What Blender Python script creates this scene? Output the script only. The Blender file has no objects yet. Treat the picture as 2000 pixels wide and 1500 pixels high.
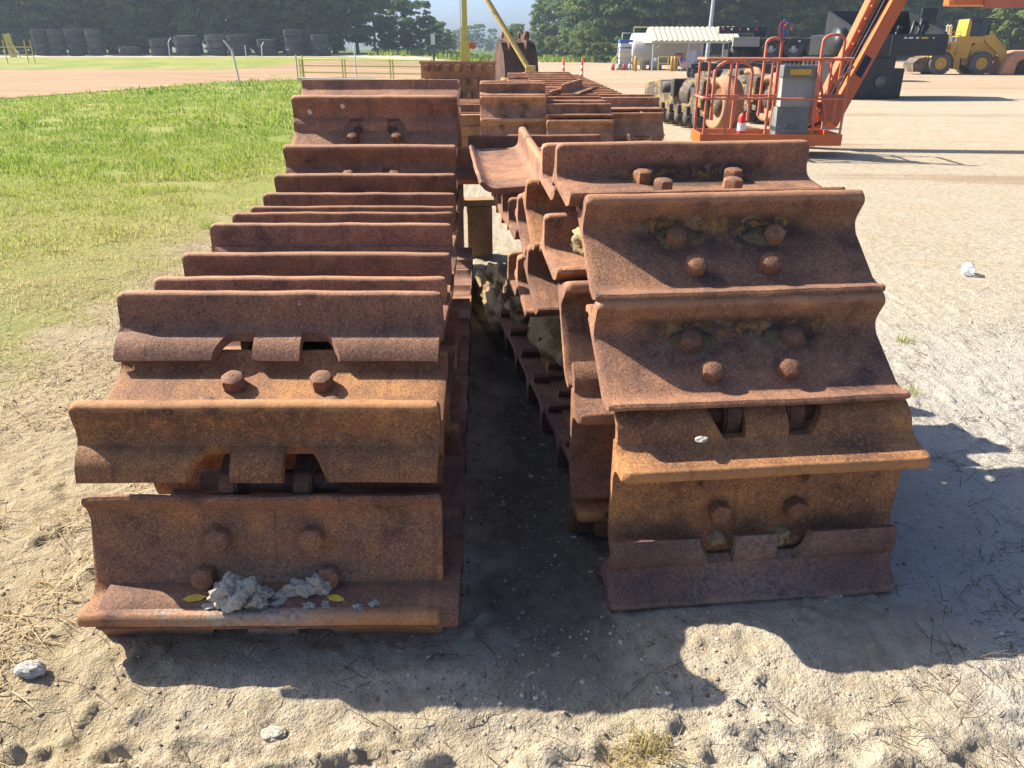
import bpy, bmesh, math, random
import numpy as np
from mathutils import Vector, Matrix, noise as mnoise
R = math.radians
random.seed(7); rng = np.random.default_rng(7)
SC = bpy.context.scene
COL = SC.collection

# ------------------------------------------------------------------ camera, sky, sun, exposure
PITCH = 23.6; CAM_H = 1.58; FPX = 1502.0
cam_d = bpy.data.cameras.new('camera'); cam = bpy.data.objects.new('camera', cam_d); COL.objects.link(cam)
cam.location = (0, 0, CAM_H); cam.rotation_euler = (R(90 - PITCH), 0, 0)
cam_d.sensor_width = 36; cam_d.lens = 36 * FPX / 2000; cam_d.clip_end = 3000; cam_d.clip_start = 0.05
SC.camera = cam
SUN_EL, SUN_AZ = 39.5, 24.0          # light travels to +x and a little towards the camera
to_sun = Vector((-math.cos(R(SUN_AZ)) * math.cos(R(SUN_EL)), math.sin(R(SUN_AZ)) * math.cos(R(SUN_EL)), math.sin(R(SUN_EL))))
W_ = bpy.data.worlds.new('World'); SC.world = W_; W_.use_nodes = True
wn = W_.node_tree.nodes; wl = W_.node_tree.links
bgn = wn['Background']; sky = wn.new('ShaderNodeTexSky'); sky.sky_type = 'NISHITA'; sky.sun_disc = False
sky.sun_elevation = R(SUN_EL); sky.sun_rotation = math.atan2(to_sun.x, to_sun.y)
sky.air_density = 0.6; sky.dust_density = 2.8; sky.ozone_density = 8.0
wl.new(sky.outputs[0], bgn.inputs[0]); bgn.inputs[1].default_value = 0.098
sun_d = bpy.data.lights.new('sun', 'SUN'); sun_d.energy = 4.9; sun_d.angle = R(0.53); sun_d.color = (1.0, 0.93, 0.80)
sun = bpy.data.objects.new('sun', sun_d); COL.objects.link(sun)
sun.rotation_euler = to_sun.to_track_quat('Z', 'Y').to_euler()
vs = SC.view_settings; vs.view_transform = 'Standard'; vs.look = 'None'; vs.gamma = 1.0; vs.exposure = 1.44; vs.use_curve_mapping = False
SC.cycles.use_denoising = True; SC.cycles.max_bounces = 6; SC.cycles.diffuse_bounces = 3; SC.cycles.glossy_bounces = 2
SC.cycles.transmission_bounces = 4; SC.cycles.transparent_max_bounces = 6; SC.cycles.volume_bounces = 0

# ------------------------------------------------------------------ small helpers
def ground_at(px, py, z=0.0):
    """world point on the plane z under a photo pixel (used once to survey where a thing stands)"""
    u = (px - 1000) / FPX; v = (py - 750) / FPX; c, s = math.cos(R(PITCH)), math.sin(R(PITCH))
    dy, dz = c - v * s, -s - v * c
    t = (z - CAM_H) / dz
    return Vector((u * t, dy * t, z))
def at_y(px, py, Y):
    u = (px - 1000) / FPX; v = (py - 750) / FPX; c, s = math.cos(R(PITCH)), math.sin(R(PITCH))
    t = Y / (c - v * s)
    return Vector((u * t, Y, CAM_H + (-s - v * c) * t))

class MB:
    def __init__(self): self.v = []; self.f = []; self.sm = []
    def add(self, vs, fs, M=None, smooth=False):
        o = len(self.v)
        self.v += [tuple(M @ Vector(p)) for p in vs] if M is not None else [tuple(p) for p in vs]
        self.f += [tuple(i + o for i in f) for f in fs]; self.sm += [smooth] * len(fs); return self
    def box(self, a, b, M=None, bev=0.0):
        x0, y0, z0 = a; x1, y1, z1 = b
        if bev <= 0:
            vs = [(x, y, z) for z in (z0, z1) for y in (y0, y1) for x in (x0, x1)]
            return self.add(vs, [(0, 2, 3, 1), (4, 5, 7, 6), (0, 1, 5, 4), (2, 6, 7, 3), (0, 4, 6, 2), (1, 3, 7, 5)], M)
        bm = bmesh.new(); bmesh.ops.create_cube(bm, size=1)
        for q in bm.verts: q.co = ((x0 + x1) / 2 + q.co.x * (x1 - x0), (y0 + y1) / 2 + q.co.y * (y1 - y0), (z0 + z1) / 2 + q.co.z * (z1 - z0))
        bmesh.ops.bevel(bm, geom=bm.edges[:], offset=bev, segments=2, affect='EDGES', profile=0.6)
        bm.verts.index_update()
        self.add([q.co[:] for q in bm.verts], [[q.index for q in f.verts] for f in bm.faces], M); bm.free(); return self
    def bar(self, p, q, w, h, up=(0, 0, 1), bev=0.0):
        p, q = Vector(p), Vector(q); d = q - p; L = d.length; d.normalize()
        u = Vector(up); x = d.cross(u)
        if x.length < 1e-5: x = d.cross(Vector((1, 0, 0)))
        x.normalize(); u = x.cross(d)
        M = Matrix.Translation(p) @ Matrix((x, d, u)).transposed().to_4x4()
        return self.box((-w / 2, 0, -h / 2), (w / 2, L, h / 2), M, bev)
    def tube(self, pts, r, seg=8, caps=True, M=None):
        pts = [Vector(p) for p in pts]; n = len(pts); rr = r if isinstance(r, (list, tuple)) else [r] * n
        vs = []; fs = []; ref = None
        for i, p in enumerate(pts):
            d = (pts[min(i + 1, n - 1)] - pts[max(i - 1, 0)]).normalized()
            if ref is None: ref = Vector((0, 0, 1)) if abs(d.z) < 0.9 else Vector((1, 0, 0))
            x = d.cross(ref).normalized(); y = x.cross(d).normalized(); ref = y
            for k in range(seg):
                a = 2 * math.pi * k / seg; vs.append(p + (x * math.cos(a) + y * math.sin(a)) * rr[i])
        for i in range(n - 1):
            for k in range(seg):
                a = i * seg + k; b = i * seg + (k + 1) % seg
                fs.append((a, a + seg, b + seg, b))
        self.add(vs, fs, M, True)
        if caps:
            self.add(vs[:seg], [tuple(range(seg))], M); self.add(vs[-seg:], [tuple(reversed(range(seg)))], M)
        return self
    def lathe(self, prof, seg=24, M=None, smooth=True, close=True):
        """prof: (r, z) pairs around local z"""
        vs = []; fs = []; n = len(prof)
        for (r, z) in prof:
            for k in range(seg):
                a = 2 * math.pi * k / seg; vs.append((r * math.cos(a), r * math.sin(a), z))
        for i in range(n - 1):
            for k in range(seg):
                a = i * seg + k; b = i * seg + (k + 1) % seg; fs.append((a, b, b + seg, a + seg))
        if close:
            if prof[0][0] > 1e-6: fs.append(tuple(reversed(range(seg))))
            if prof[-1][0] > 1e-6: fs.append(tuple((n - 1) * seg + k for k in range(seg)))
        return self.add(vs, fs, M, smooth)
    def prism(self, poly, a, b, M=None):
        """polygon in (y, z) extruded along x from a to b"""
        n = len(poly)
        vs = [(a, p[0], p[1]) for p in poly] + [(b, p[0], p[1]) for p in poly]
        fs = [tuple(range(n)), tuple(reversed(range(n, 2 * n)))] + [(i, i + n, (i + 1) % n + n, (i + 1) % n) for i in range(n)]
        return self.add(vs, fs, M)
    def mesh(self, name):
        me = bpy.data.meshes.new(name); me.from_pydata(self.v, [], self.f)
        me.polygons.foreach_set('use_smooth', self.sm)
        bm = bmesh.new(); bm.from_mesh(me); bmesh.ops.recalc_face_normals(bm, faces=bm.faces); bm.to_mesh(me); bm.free()
        me.update(); return me
    def build(self, name, mat, parent=None, M=None):
        me = self.mesh(name); me.materials.append(mat); return link(name, me, parent, M)
def link(name, me, parent=None, M=None):
    o = bpy.data.objects.new(name, me); COL.objects.link(o)
    if parent is not None: o.parent = parent
    if M is not None: o.matrix_basis = M
    return o
def tag(o, label, cat, group=None):
    o['label'] = label; o['category'] = cat
    if group: o['group'] = group
    return o
def thing(name, label, cat, loc=(0, 0, 0), rz=0.0, group=None):
    o = bpy.data.objects.new(name, None); COL.objects.link(o); o.location = loc; o.rotation_euler = (0, 0, rz)
    o.empty_display_size = 0.2
    return tag(o, label, cat, group)
def copy_tree(o, parent=None):
    c = o.copy(); COL.objects.link(c); c.parent = parent
    for ch in list(o.children): copy_tree(ch, c)
    return c
def T(x=0, y=0, z=0): return Matrix.Translation((x, y, z))
def RX(a): return Matrix.Rotation(R(a), 4, 'X')
def RY(a): return Matrix.Rotation(R(a), 4, 'Y')
def RZ(a): return Matrix.Rotation(R(a), 4, 'Z')

# ------------------------------------------------------------------ materials
def newmat(name):
    m = bpy.data.materials.new(name); m.use_nodes = True; nt = m.node_tree
    return m, nt, nt.nodes, nt.links, nt.nodes['Principled BSDF']
class NT:
    """a few node shortcuts"""
    def __init__(s, nt): s.nt = nt; s.n = nt.nodes; s.l = nt.links
    def new(s, t, **k):
        x = s.n.new(t)
        for a, b in k.items(): setattr(x, a, b)
        return x
    def put(s, sock, val):
        if hasattr(val, 'is_linked') or isinstance(val, bpy.types.NodeSocket): s.l.new(val, sock)
        else: sock.default_value = val
    def math(s, op, a, b=0.0, clamp=False):
        x = s.new('ShaderNodeMath', operation=op); x.use_clamp = clamp; s.put(x.inputs[0], a); s.put(x.inputs[1], b); return x.outputs[0]
    def mix(s, f, a, b, mode='MIX'):
        x = s.new('ShaderNodeMix', data_type='RGBA', blend_type=mode); s.put(x.inputs[0], f)
        s.put(x.inputs[6], a if not isinstance(a, tuple) else (*a, 1)); s.put(x.inputs[7], b if not isinstance(b, tuple) else (*b, 1)); return x.outputs[2]
    def noise(s, vec, scale, detail=4, rough=0.55, dist=0.0):
        x = s.new('ShaderNodeTexNoise'); s.l.new(vec, x.inputs['Vector']); x.inputs['Scale'].default_value = scale
        x.inputs['Detail'].default_value = detail; x.inputs['Roughness'].default_value = rough; x.inputs['Distortion'].default_value = dist; return x.outputs['Fac']
    def ramp(s, fac, stops):
        x = s.new('ShaderNodeValToRGB'); s.l.new(fac, x.inputs[0]); e = x.color_ramp.elements
        while len(e) < len(stops): e.new(0.5)
        for i, (p, c) in enumerate(stops):
            e[i].position = p; e[i].color = (*c, 1) if isinstance(c, tuple) else (c, c, c, 1)
        return x.outputs[0]
    def step(s, v, a, b):
        x = s.new('ShaderNodeMapRange', interpolation_type='SMOOTHSTEP'); s.put(x.inputs[0], v); x.inputs[1].default_value = a; x.inputs[2].default_value = b; return x.outputs[0]
    def bump(s, h, strength, dist):
        x = s.new('ShaderNodeBump'); s.l.new(h, x.inputs['Height']); x.inputs['Strength'].default_value = strength; x.inputs['Distance'].default_value = dist; return x.outputs[0]
def objvec(N, shift=True):
    tc = N.new('ShaderNodeTexCoord'); v = tc.outputs['Object']
    if shift:
        oi = N.new('ShaderNodeObjectInfo'); m = N.new('ShaderNodeVectorMath', operation='MULTIPLY_ADD')
        c = N.new('ShaderNodeCombineXYZ')
        for i in range(3): N.l.new(oi.outputs['Random'], c.inputs[i])
        N.l.new(c.outputs[0], m.inputs[0]); m.inputs[1].default_value = (37, 53, 71); N.l.new(v, m.inputs[2]); v = m.outputs[0]
    return v
def paint(name, col, rough=0.6, wear=0.25, dirt=(0.16, 0.11, 0.07), metal=0.0, scale=3.0, var=0.15, thr=0.5):
    """painted or moulded surface with dirt patches and small tone changes"""
    m, nt, n, l, b = newmat(name); N = NT(nt); v = objvec(N)
    a = N.noise(v, scale, 5, 0.6); c = N.noise(v, scale * 9, 4, 0.6)
    base = N.mix(N.step(a, 0.3, 0.7), tuple(x * (1 - var) for x in col), tuple(min(1, x * (1 + var)) for x in col))
    w = N.math('MULTIPLY', N.step(N.math('ADD', N.math('MULTIPLY', a, 0.6), N.math('MULTIPLY', c, 0.4)), thr, thr + 0.16), wear * 2, True)
    l.new(N.mix(w, base, dirt), b.inputs['Base Color'])
    l.new(N.math('ADD', N.math('MULTIPLY', c, 0.25), rough - 0.12), b.inputs['Roughness']); b.inputs['Metallic'].default_value = metal
    l.new(N.bump(c, 0.15, 0.004), b.inputs['Normal']); return m
def rust(name, dark=(0.070, 0.038, 0.028), mid=(0.215, 0.105, 0.060), hot=(0.36, 0.170, 0.076), mid2=(0.165, 0.083, 0.052), residue=0.0, dust=0.0, orange=0.35, pit=1.0, wear=1.0, splash=0.0):
    """weathered steel: brown scale, orange bloom, dark pitting, optional old yellow paint and grease, optional grey dust"""
    m, nt, n, l, b = newmat(name); N = NT(nt); v = objvec(N)
    oi = N.new('ShaderNodeObjectInfo')
    big = N.noise(v, 2.3, 4, 0.6, 0.4); med = N.noise(v, 11, 5, 0.65, 0.3); fine = N.noise(v, 75, 5, 0.7); grit = N.noise(v, 330, 3, 0.6)
    t = N.math('ADD', N.math('MULTIPLY', big, 0.55), N.math('MULTIPLY', med, 0.45))
    c = N.ramp(t, [(0.36, dark), (0.45, mid2), (0.53, mid), (0.66, hot)])
    c = N.mix(N.math('MULTIPLY', N.step(fine, 0.50, 0.66), orange), c, hot)
    # streaks that run down from the grouser
    mp = N.new('ShaderNodeMapping'); mp.inputs['Scale'].default_value = (26, 3.2, 3.2); l.new(v, mp.inputs[0])
    stv = N.noise(mp.outputs[0], 1.0, 4, 0.6)
    c = N.mix(N.math('MULTIPLY', N.step(stv, 0.56, 0.70), 0.45), c, tuple(x * 0.55 for x in mid2))
    # pits
    pm = N.math('MULTIPLY', N.step(N.noise(v, 105, 4, 0.75), 0.60, 0.70), N.step(med, 0.40, 0.58))
    c = N.mix(N.math('MULTIPLY', pm, 0.75 * pit), c, tuple(x * 0.5 for x in dark))
    spk = N.noise(v, 140, 2, 0.6); c = N.mix(N.math('MULTIPLY', N.step(spk, 0.46, 0.34), 0.45), c, tuple(x * 0.7 for x in dark)); c = N.mix(N.math('MULTIPLY', N.step(spk, 0.58, 0.72), 0.25), c, tuple(min(1, x * 1.25) for x in hot))
    grn = N.noise(v, 230, 2, 0.5); gm = N.math('ADD', N.math('MULTIPLY', N.step(grn, 0.36, 0.64), 0.55), 0.74); hg = N.new('ShaderNodeHueSaturation'); l.new(c, hg.inputs['Color']); l.new(gm, hg.inputs['Value']); c = hg.outputs[0]
    # tone of each piece
    tone = N.math('ADD', N.math('MULTIPLY', oi.outputs['Random'], 0.45), 0.88)
    hs = N.new('ShaderNodeHueSaturation'); l.new(c, hs.inputs['Color']); l.new(tone, hs.inputs['Value']); c = hs.outputs[0]
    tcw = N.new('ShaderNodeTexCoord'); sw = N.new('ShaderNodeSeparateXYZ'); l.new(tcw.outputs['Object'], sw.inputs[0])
    worn_sunlit_tip = N.math('MULTIPLY', N.step(N.math('ADD', sw.outputs[2], N.math('MULTIPLY', N.math('SUBTRACT', med, .5), .05)), .096, .116), 0.45 * wear); c = N.mix(worn_sunlit_tip, c, tuple(min(1, x * 1.2 + .02) for x in hot))  # worn tips, with the sun's brightness on them mixed into the colour
    rough = N.math('ADD', N.math('MULTIPLY', fine, 0.2), 0.68)
    if splash > 0:
        mp2 = N.new('ShaderNodeMapping'); mp2.inputs['Scale'].default_value = (11, 5, 9); l.new(v, mp2.inputs[0])
        v2 = N.new('ShaderNodeTexVoronoi'); l.new(mp2.outputs[0], v2.inputs['Vector']); v2.inputs['Scale'].default_value = 1.0
        sm = N.math('MULTIPLY', N.math('MULTIPLY', N.step(N.math('ADD', v2.outputs['Distance'], N.math('MULTIPLY', N.math('SUBTRACT', fine, .5), .25)), 0.17, 0.11), N.step(N.noise(v, 3.1, 1), 0.50, 0.56)), N.step(sw.outputs[2], 0.0, 0.02))
        c = N.mix(N.math('MULTIPLY', sm, splash), c, (0.62, 0.60, 0.55))
    if residue > 0 or dust > 0:
        tc = N.new('ShaderNodeTexCoord'); sx = N.new('ShaderNodeSeparateXYZ'); l.new(tc.outputs['Object'], sx.inputs[0])
        ax = N.math('ABSOLUTE', sx.outputs[0])
        wob = N.math('MULTIPLY', N.math('SUBTRACT', med, 0.5), 0.30)
    if residue > 0:
        inx = N.step(N.math('ADD', ax, wob), 0.34, 0.20); iny = N.math('MULTIPLY', N.step(N.math('ADD', sx.outputs[1], wob), -0.19, -0.11), N.step(sx.outputs[2], 0.07, 0.03))
        zone = N.math('MULTIPLY', inx, iny)
        grease = N.math('MULTIPLY', zone, N.step(big, 0.40, 0.52)); c = N.mix(N.math('MULTIPLY', grease, 0.8 * residue), c, (0.030, 0.026, 0.022))
        yn = N.noise(v, 24, 6, 0.75, 0.6); yel = N.math('MULTIPLY', N.math('MULTIPLY', inx, N.step(N.math('ADD', sx.outputs[1], N.math('MULTIPLY', wob, 0.35)), -0.085, -0.035)), N.math('MULTIPLY', N.step(yn, 0.46, 0.64), N.step(sx.outputs[2], 0.045, 0.015))); c = N.mix(N.math('MULTIPLY', yel, 0.8 * residue), c, (0.36, 0.19, 0.04))
        clay = N.math('MULTIPLY', zone, N.step(N.noise(v, 14, 7, 0.75, 0.5), 0.53, 0.66)); c = N.mix(N.math('MULTIPLY', clay, 0.8 * residue), c, (0.24, 0.20, 0.13))
    if dust > 0:
        dz = N.math('MULTIPLY', N.step(N.math('ADD', ax, N.math('MULTIPLY', wob, 1.6)), 0.36, 0.06), N.step(N.math('ADD', sx.outputs[1], N.math('MULTIPLY', wob, 0.4)), -0.15, -0.03))
        dz = N.math('MULTIPLY', dz, N.step(fine, 0.36, 0.62)); c = N.mix(N.math('MULTIPLY', dz, dust), c, (0.34, 0.31, 0.25))
    l.new(c, b.inputs['Base Color']); l.new(rough, b.inputs['Roughness']); b.inputs['Specular IOR Level'].default_value = 0.3
    h = N.math('ADD', N.math('ADD', N.math('MULTIPLY', fine, 0.55), N.math('MULTIPLY', grit, 0.25)), N.math('MULTIPLY', pm, -0.5))
    h = N.math('ADD', h, N.math('MULTIPLY', med, 0.8))
    l.new(N.bump(h, 0.6, 0.007), b.inputs['Normal']); return m
def soil(name, c1, c2, scale=9.0, bump=0.8):
    m, nt, n, l, b = newmat(name); N = NT(nt); v = objvec(N)
    a = N.noise(v, scale, 6, 0.7); f = N.noise(v, scale * 9, 4, 0.7)
    l.new(N.mix(N.step(N.math('ADD', N.math('MULTIPLY', a, 0.5), N.math('MULTIPLY', f, 0.5)), 0.36, 0.64), c1, c2), b.inputs['Base Color']); b.inputs['Roughness'].default_value = 0.95
    b.inputs['Specular IOR Level'].default_value = 0.1
    l.new(N.bump(N.math('ADD', a, N.math('MULTIPLY', f, 0.5)), bump, 0.015), b.inputs['Normal']); return m

M = {}
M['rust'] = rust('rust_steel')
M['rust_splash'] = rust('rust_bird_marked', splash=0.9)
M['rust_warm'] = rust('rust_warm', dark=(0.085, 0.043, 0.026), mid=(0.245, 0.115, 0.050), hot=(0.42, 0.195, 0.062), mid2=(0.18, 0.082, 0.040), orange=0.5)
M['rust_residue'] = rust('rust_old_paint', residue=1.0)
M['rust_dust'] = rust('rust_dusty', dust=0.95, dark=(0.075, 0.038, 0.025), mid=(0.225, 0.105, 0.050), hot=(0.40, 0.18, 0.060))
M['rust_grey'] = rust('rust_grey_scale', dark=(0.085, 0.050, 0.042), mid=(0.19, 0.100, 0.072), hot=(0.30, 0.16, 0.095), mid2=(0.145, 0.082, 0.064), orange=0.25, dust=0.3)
M['bolt'] = rust('rust_bolt', wear=0, dark=(0.065, 0.036, 0.026), mid=(0.17, 0.080, 0.044), hot=(0.30, 0.14, 0.06), orange=0.45, pit=0.6)
M['link'] = rust('rust_link_steel', wear=0, dark=(0.035, 0.020, 0.017), mid=(0.10, 0.048, 0.032), hot=(0.20, 0.085, 0.04), mid2=(0.07, 0.036, 0.027), orange=0.2)
M['rust_far'] = rust('rust_light', dark=(0.10, 0.050, 0.030), mid=(0.30, 0.145, 0.075), hot=(0.46, 0.225, 0.105), mid2=(0.22, 0.105, 0.06), pit=0.4)
M['clay'] = soil('dry_clay', (0.30, 0.27, 0.215), (0.46, 0.42, 0.345), 14)
M['sand'] = soil('packed_sand', (0.27, 0.21, 0.105), (0.40, 0.32, 0.175), 12)
M['dirt'] = soil('loose_dirt', (0.17, 0.125, 0.07), (0.36, 0.28, 0.15), 10)
M['mud'] = soil('greasy_mud', (0.075, 0.055, 0.035), (0.25, 0.19, 0.11), 30, 0.9)
M['stone'] = soil('pale_stone', (0.30, 0.28, 0.24), (0.46, 0.43, 0.37), 6, 0.5)
M['timber'] = paint('weathered_timber', (0.30, 0.16, 0.07), 0.85, 0.3, (0.10, 0.05, 0.03), scale=5, var=0.3)
M['orange'] = paint('orange_enamel', (0.56, 0.125, 0.022), 0.45, 0.14, (0.35, 0.12, 0.05), var=0.08)
M['orange_faded'] = paint('faded_orange_paint', (0.46, 0.125, 0.065), 0.6, 0.25, (0.40, 0.20, 0.13), var=0.12)
M['black'] = paint('black_paint', (0.012, 0.013, 0.015), 0.45, 0.12, (0.06, 0.055, 0.05))
M['rubber'] = paint('tyre_rubber', (0.042, 0.043, 0.044), 0.85, 0.4, (0.13, 0.12, 0.105), scale=2)
M['rubber_dusty'] = paint('dusty_tyre_rubber', (0.075, 0.072, 0.066), 0.9, 0.4, (0.17, 0.15, 0.12), scale=2)
M['yellow'] = paint('machine_yellow', (0.48, 0.285, 0.028), 0.55, 0.25, (0.25, 0.16, 0.07), var=0.1)
M['yellow_dirty'] = paint('greasy_yellow_paint', (0.32, 0.20, 0.055), 0.75, 1.6, (0.06, 0.045, 0.033), scale=2.6, var=0.25, thr=0.42)
M['yellow_rail'] = paint('yellow_rail_paint', (0.52, 0.43, 0.07), 0.55, 0.08, var=0.1)
M['yellow_rust'] = paint('rusting_yellow_paint', (0.52, 0.37, 0.08), 0.6, 0.7, (0.16, 0.07, 0.035), scale=4)
M['cream'] = paint('cream_metal', (0.52, 0.49, 0.35), 0.5, 0.08, var=0.06)
M['white'] = paint('white_paint', (0.62, 0.62, 0.60), 0.5, 0.08, (0.4, 0.36, 0.3), var=0.05)
M['grey'] = paint('grey_plastic', (0.12, 0.125, 0.12), 0.6, 0.15, (0.42, 0.40, 0.36), var=0.12)
M['grey_light'] = paint('grey_cover', (0.25, 0.255, 0.235), 0.7, 0.18, (0.17, 0.17, 0.16), var=0.12)
M['steel'] = paint('galvanised_steel', (0.42, 0.43, 0.44), 0.45, 0.1, metal=0.3, var=0.1)
M['concrete'] = paint('concrete', (0.42, 0.40, 0.36), 0.9, 0.2, var=0.1)
M['red'] = paint('red_plastic', (0.55, 0.02, 0.02), 0.5, 0.05)
M['blue'] = paint('blue_paint', (0.03, 0.12, 0.38), 0.5, 0.1)
M['brown'] = paint('brown_panel', (0.12, 0.07, 0.045), 0.7, 0.1)
M['mudblack'] = paint('oily_mud', (0.030, 0.026, 0.022), 0.7, 0.5, (0.12, 0.095, 0.065), scale=5)
M['delineator'] = paint('orange_plastic', (0.85, 0.10, 0.02), 0.5, 0.05, var=0.06)
M['reflector'] = paint('white_reflector', (0.8, 0.8, 0.8), 0.35, 0.04)
M['leaf_yellow'] = paint('yellow_leaf', (0.55, 0.36, 0.03), 0.7, 0.2, (0.3, 0.15, 0.03), scale=20)
def glass(name, tint, rough=0.05, alpha=None):
    m, nt, n, l, b = newmat(name); b.inputs['Base Color'].default_value = (*tint, 1); b.inputs['Roughness'].default_value = rough
    b.inputs['Transmission Weight'].default_value = 1.0 if alpha is None else 0.0; b.inputs['IOR'].default_value = 1.3
    return m
M['bottle'] = glass('clear_plastic', (0.93, 0.96, 0.97), 0.22); M['bottle'].node_tree.nodes['Principled BSDF'].inputs['Transmission Weight'].default_value = 0.55
mm, nt_, n_, l_, b_ = newmat('tinted_glass'); b_.inputs['Base Color'].default_value = (0.03, 0.05, 0.055, 1); b_.inputs['Roughness'].default_value = 0.06; M['glass'] = mm

# ------------------------------------------------------------------ terrain
def _hash(ix, iy, seed):
    h = (ix.astype(np.int64) * 374761393 + iy.astype(np.int64) * 668265263 + seed * 974711) & 0xFFFFFFFF
    h = ((h ^ (h >> 13)) * 1274126177) & 0xFFFFFFFF
    return ((h ^ (h >> 16)) & 0xFFFF) / 65535.0
def vnoise(x, y, seed=0):
    ix = np.floor(x); iy = np.floor(y); fx = x - ix; fy = y - iy
    fx = fx * fx * (3 - 2 * fx); fy = fy * fy * (3 - 2 * fy)
    a = _hash(ix, iy, seed); b = _hash(ix + 1, iy, seed); c = _hash(ix, iy + 1, seed); d = _hash(ix + 1, iy + 1, seed)
    return (a * (1 - fx) + b * fx) * (1 - fy) + (c * (1 - fx) + d * fx) * fy
def fbm(x, y, o=4, seed=0, gain=0.5):
    s = 0; a = 1; t = 0
    for i in range(o):
        s = s + a * vnoise(x * 2 ** i + 13.7 * i, y * 2 ** i + 7.3 * i, seed + i); t += a; a *= gain
    return s / t
def sstep(x, a, b):
    t = np.clip((x - a) / (b - a), 0, 1); return t * t * (3 - 2 * t)
def terrain_big(x, y):
    """the broad lie of the land"""
    left = sstep(-x, 2, 14)
    z = sstep(y, 34, 112) * (0.95 * left + 0.15 * (1 - left))
    z = z + sstep(y, 85, 190) * 3.0 * sstep(x, 5, 60) + 0.06 * (fbm(x * 0.08, y * 0.08, 3, 5) - 0.5) * sstep(np.abs(x) + y, 6, 20)
    z = z + 0.35 * sstep(y, 58, 66) * sstep(y, 84, 74) * sstep(-x, 8, 16)       # the grassed bank beyond the clay road
    z = z - 0.28 * np.exp(-((y - 47) / 3.0) ** 2) * sstep(-x, 2, 5) * sstep(-x, 22, 12)      # drain under the railing
    return z
def terrain(x, y):
    x = np.asarray(x, float); y = np.asarray(y, float)
    z = terrain_big(x, y)
    near = 1 - sstep(np.hypot(x, y - 2), 5.0, 10.0)
    z = z + near * (0.022 * (fbm(x * 1.3, y * 1.3, 3, 11) - 0.5) + 0.011 * (fbm(x * 7, y * 7, 3, 12) - 0.5) + 0.020 * (1 - 0.55 * sstep(x, 0.9, 1.5) * sstep(y, 1.6, 2.2)) * (fbm(x * 24, y * 24, 3, 13, 0.65) - 0.5))
    z = z - 0.05 * sstep(y, 1.75, 1.2) * near
    # rutted, broken crust in front of the tracks
    fr = sstep(y, 1.62, 1.30) * near
    rid = 1 - np.abs(2 * fbm(x * 4 + y * 1.5, y * 11 - x * 0.8, 4, 21) - 1)
    z = z + fr * (0.040 * (sstep(rid, 0.70, 0.98)) - 0.012)
    cl = fbm(x * 15, y * 15, 3, 33)
    z = z + near * 0.018 * sstep(cl, 0.60, 0.78) * sstep(fbm(x * 2.1, y * 2.1, 2, 35), 0.45, 0.6)
    return z
def H(x, y): return float(terrain(np.array([x]), np.array([y]))[0])

def axis(dense_a, dense_b, step, far_lo, far_hi, grow=1.09):
    mid = list(np.arange(dense_a, dense_b + 1e-6, step)); s = step; p = dense_b; hi = []
    while p < far_hi: s *= grow; p += s; hi.append(p)
    s = step; p = dense_a; lo = []
    while p > far_lo: s *= grow; p -= s; lo.append(p)
    return np.array(lo[::-1] + mid + hi)
gx = axis(-2.3, 2.6, 0.0125, -900, 900, 1.06); gy = axis(0.75, 3.0, 0.0125, -60, 1400, 1.045)
GX, GY = np.meshgrid(gx, gy); GZ = terrain(GX, GY)
nv = GX.size; nxx, nyy = len(gx), len(gy)
idx = np.arange(nv).reshape(nyy, nxx)
quads = np.stack([idx[:-1, :-1], idx[:-1, 1:], idx[1:, 1:], idx[1:, :-1]], -1).reshape(-1, 4)
def np_mesh(name, co, faces, k, smooth=False):
    me = bpy.data.meshes.new(name); me.vertices.add(len(co)); me.vertices.foreach_set('co', np.ascontiguousarray(co, dtype=np.float32).ravel())
    nf = len(faces); me.loops.add(nf * k); me.loops.foreach_set('vertex_index', np.ascontiguousarray(faces, dtype=np.int32).ravel())
    me.polygons.add(nf); me.polygons.foreach_set('loop_start', np.arange(0, nf * k, k, dtype=np.int32))
    me.polygons.foreach_set('use_smooth', np.full(nf, smooth)); me.update(calc_edges=True); return me
gme = np_mesh('ground', np.stack([GX, GY, GZ], -1).reshape(-1, 3), quads, 4, True)

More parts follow.
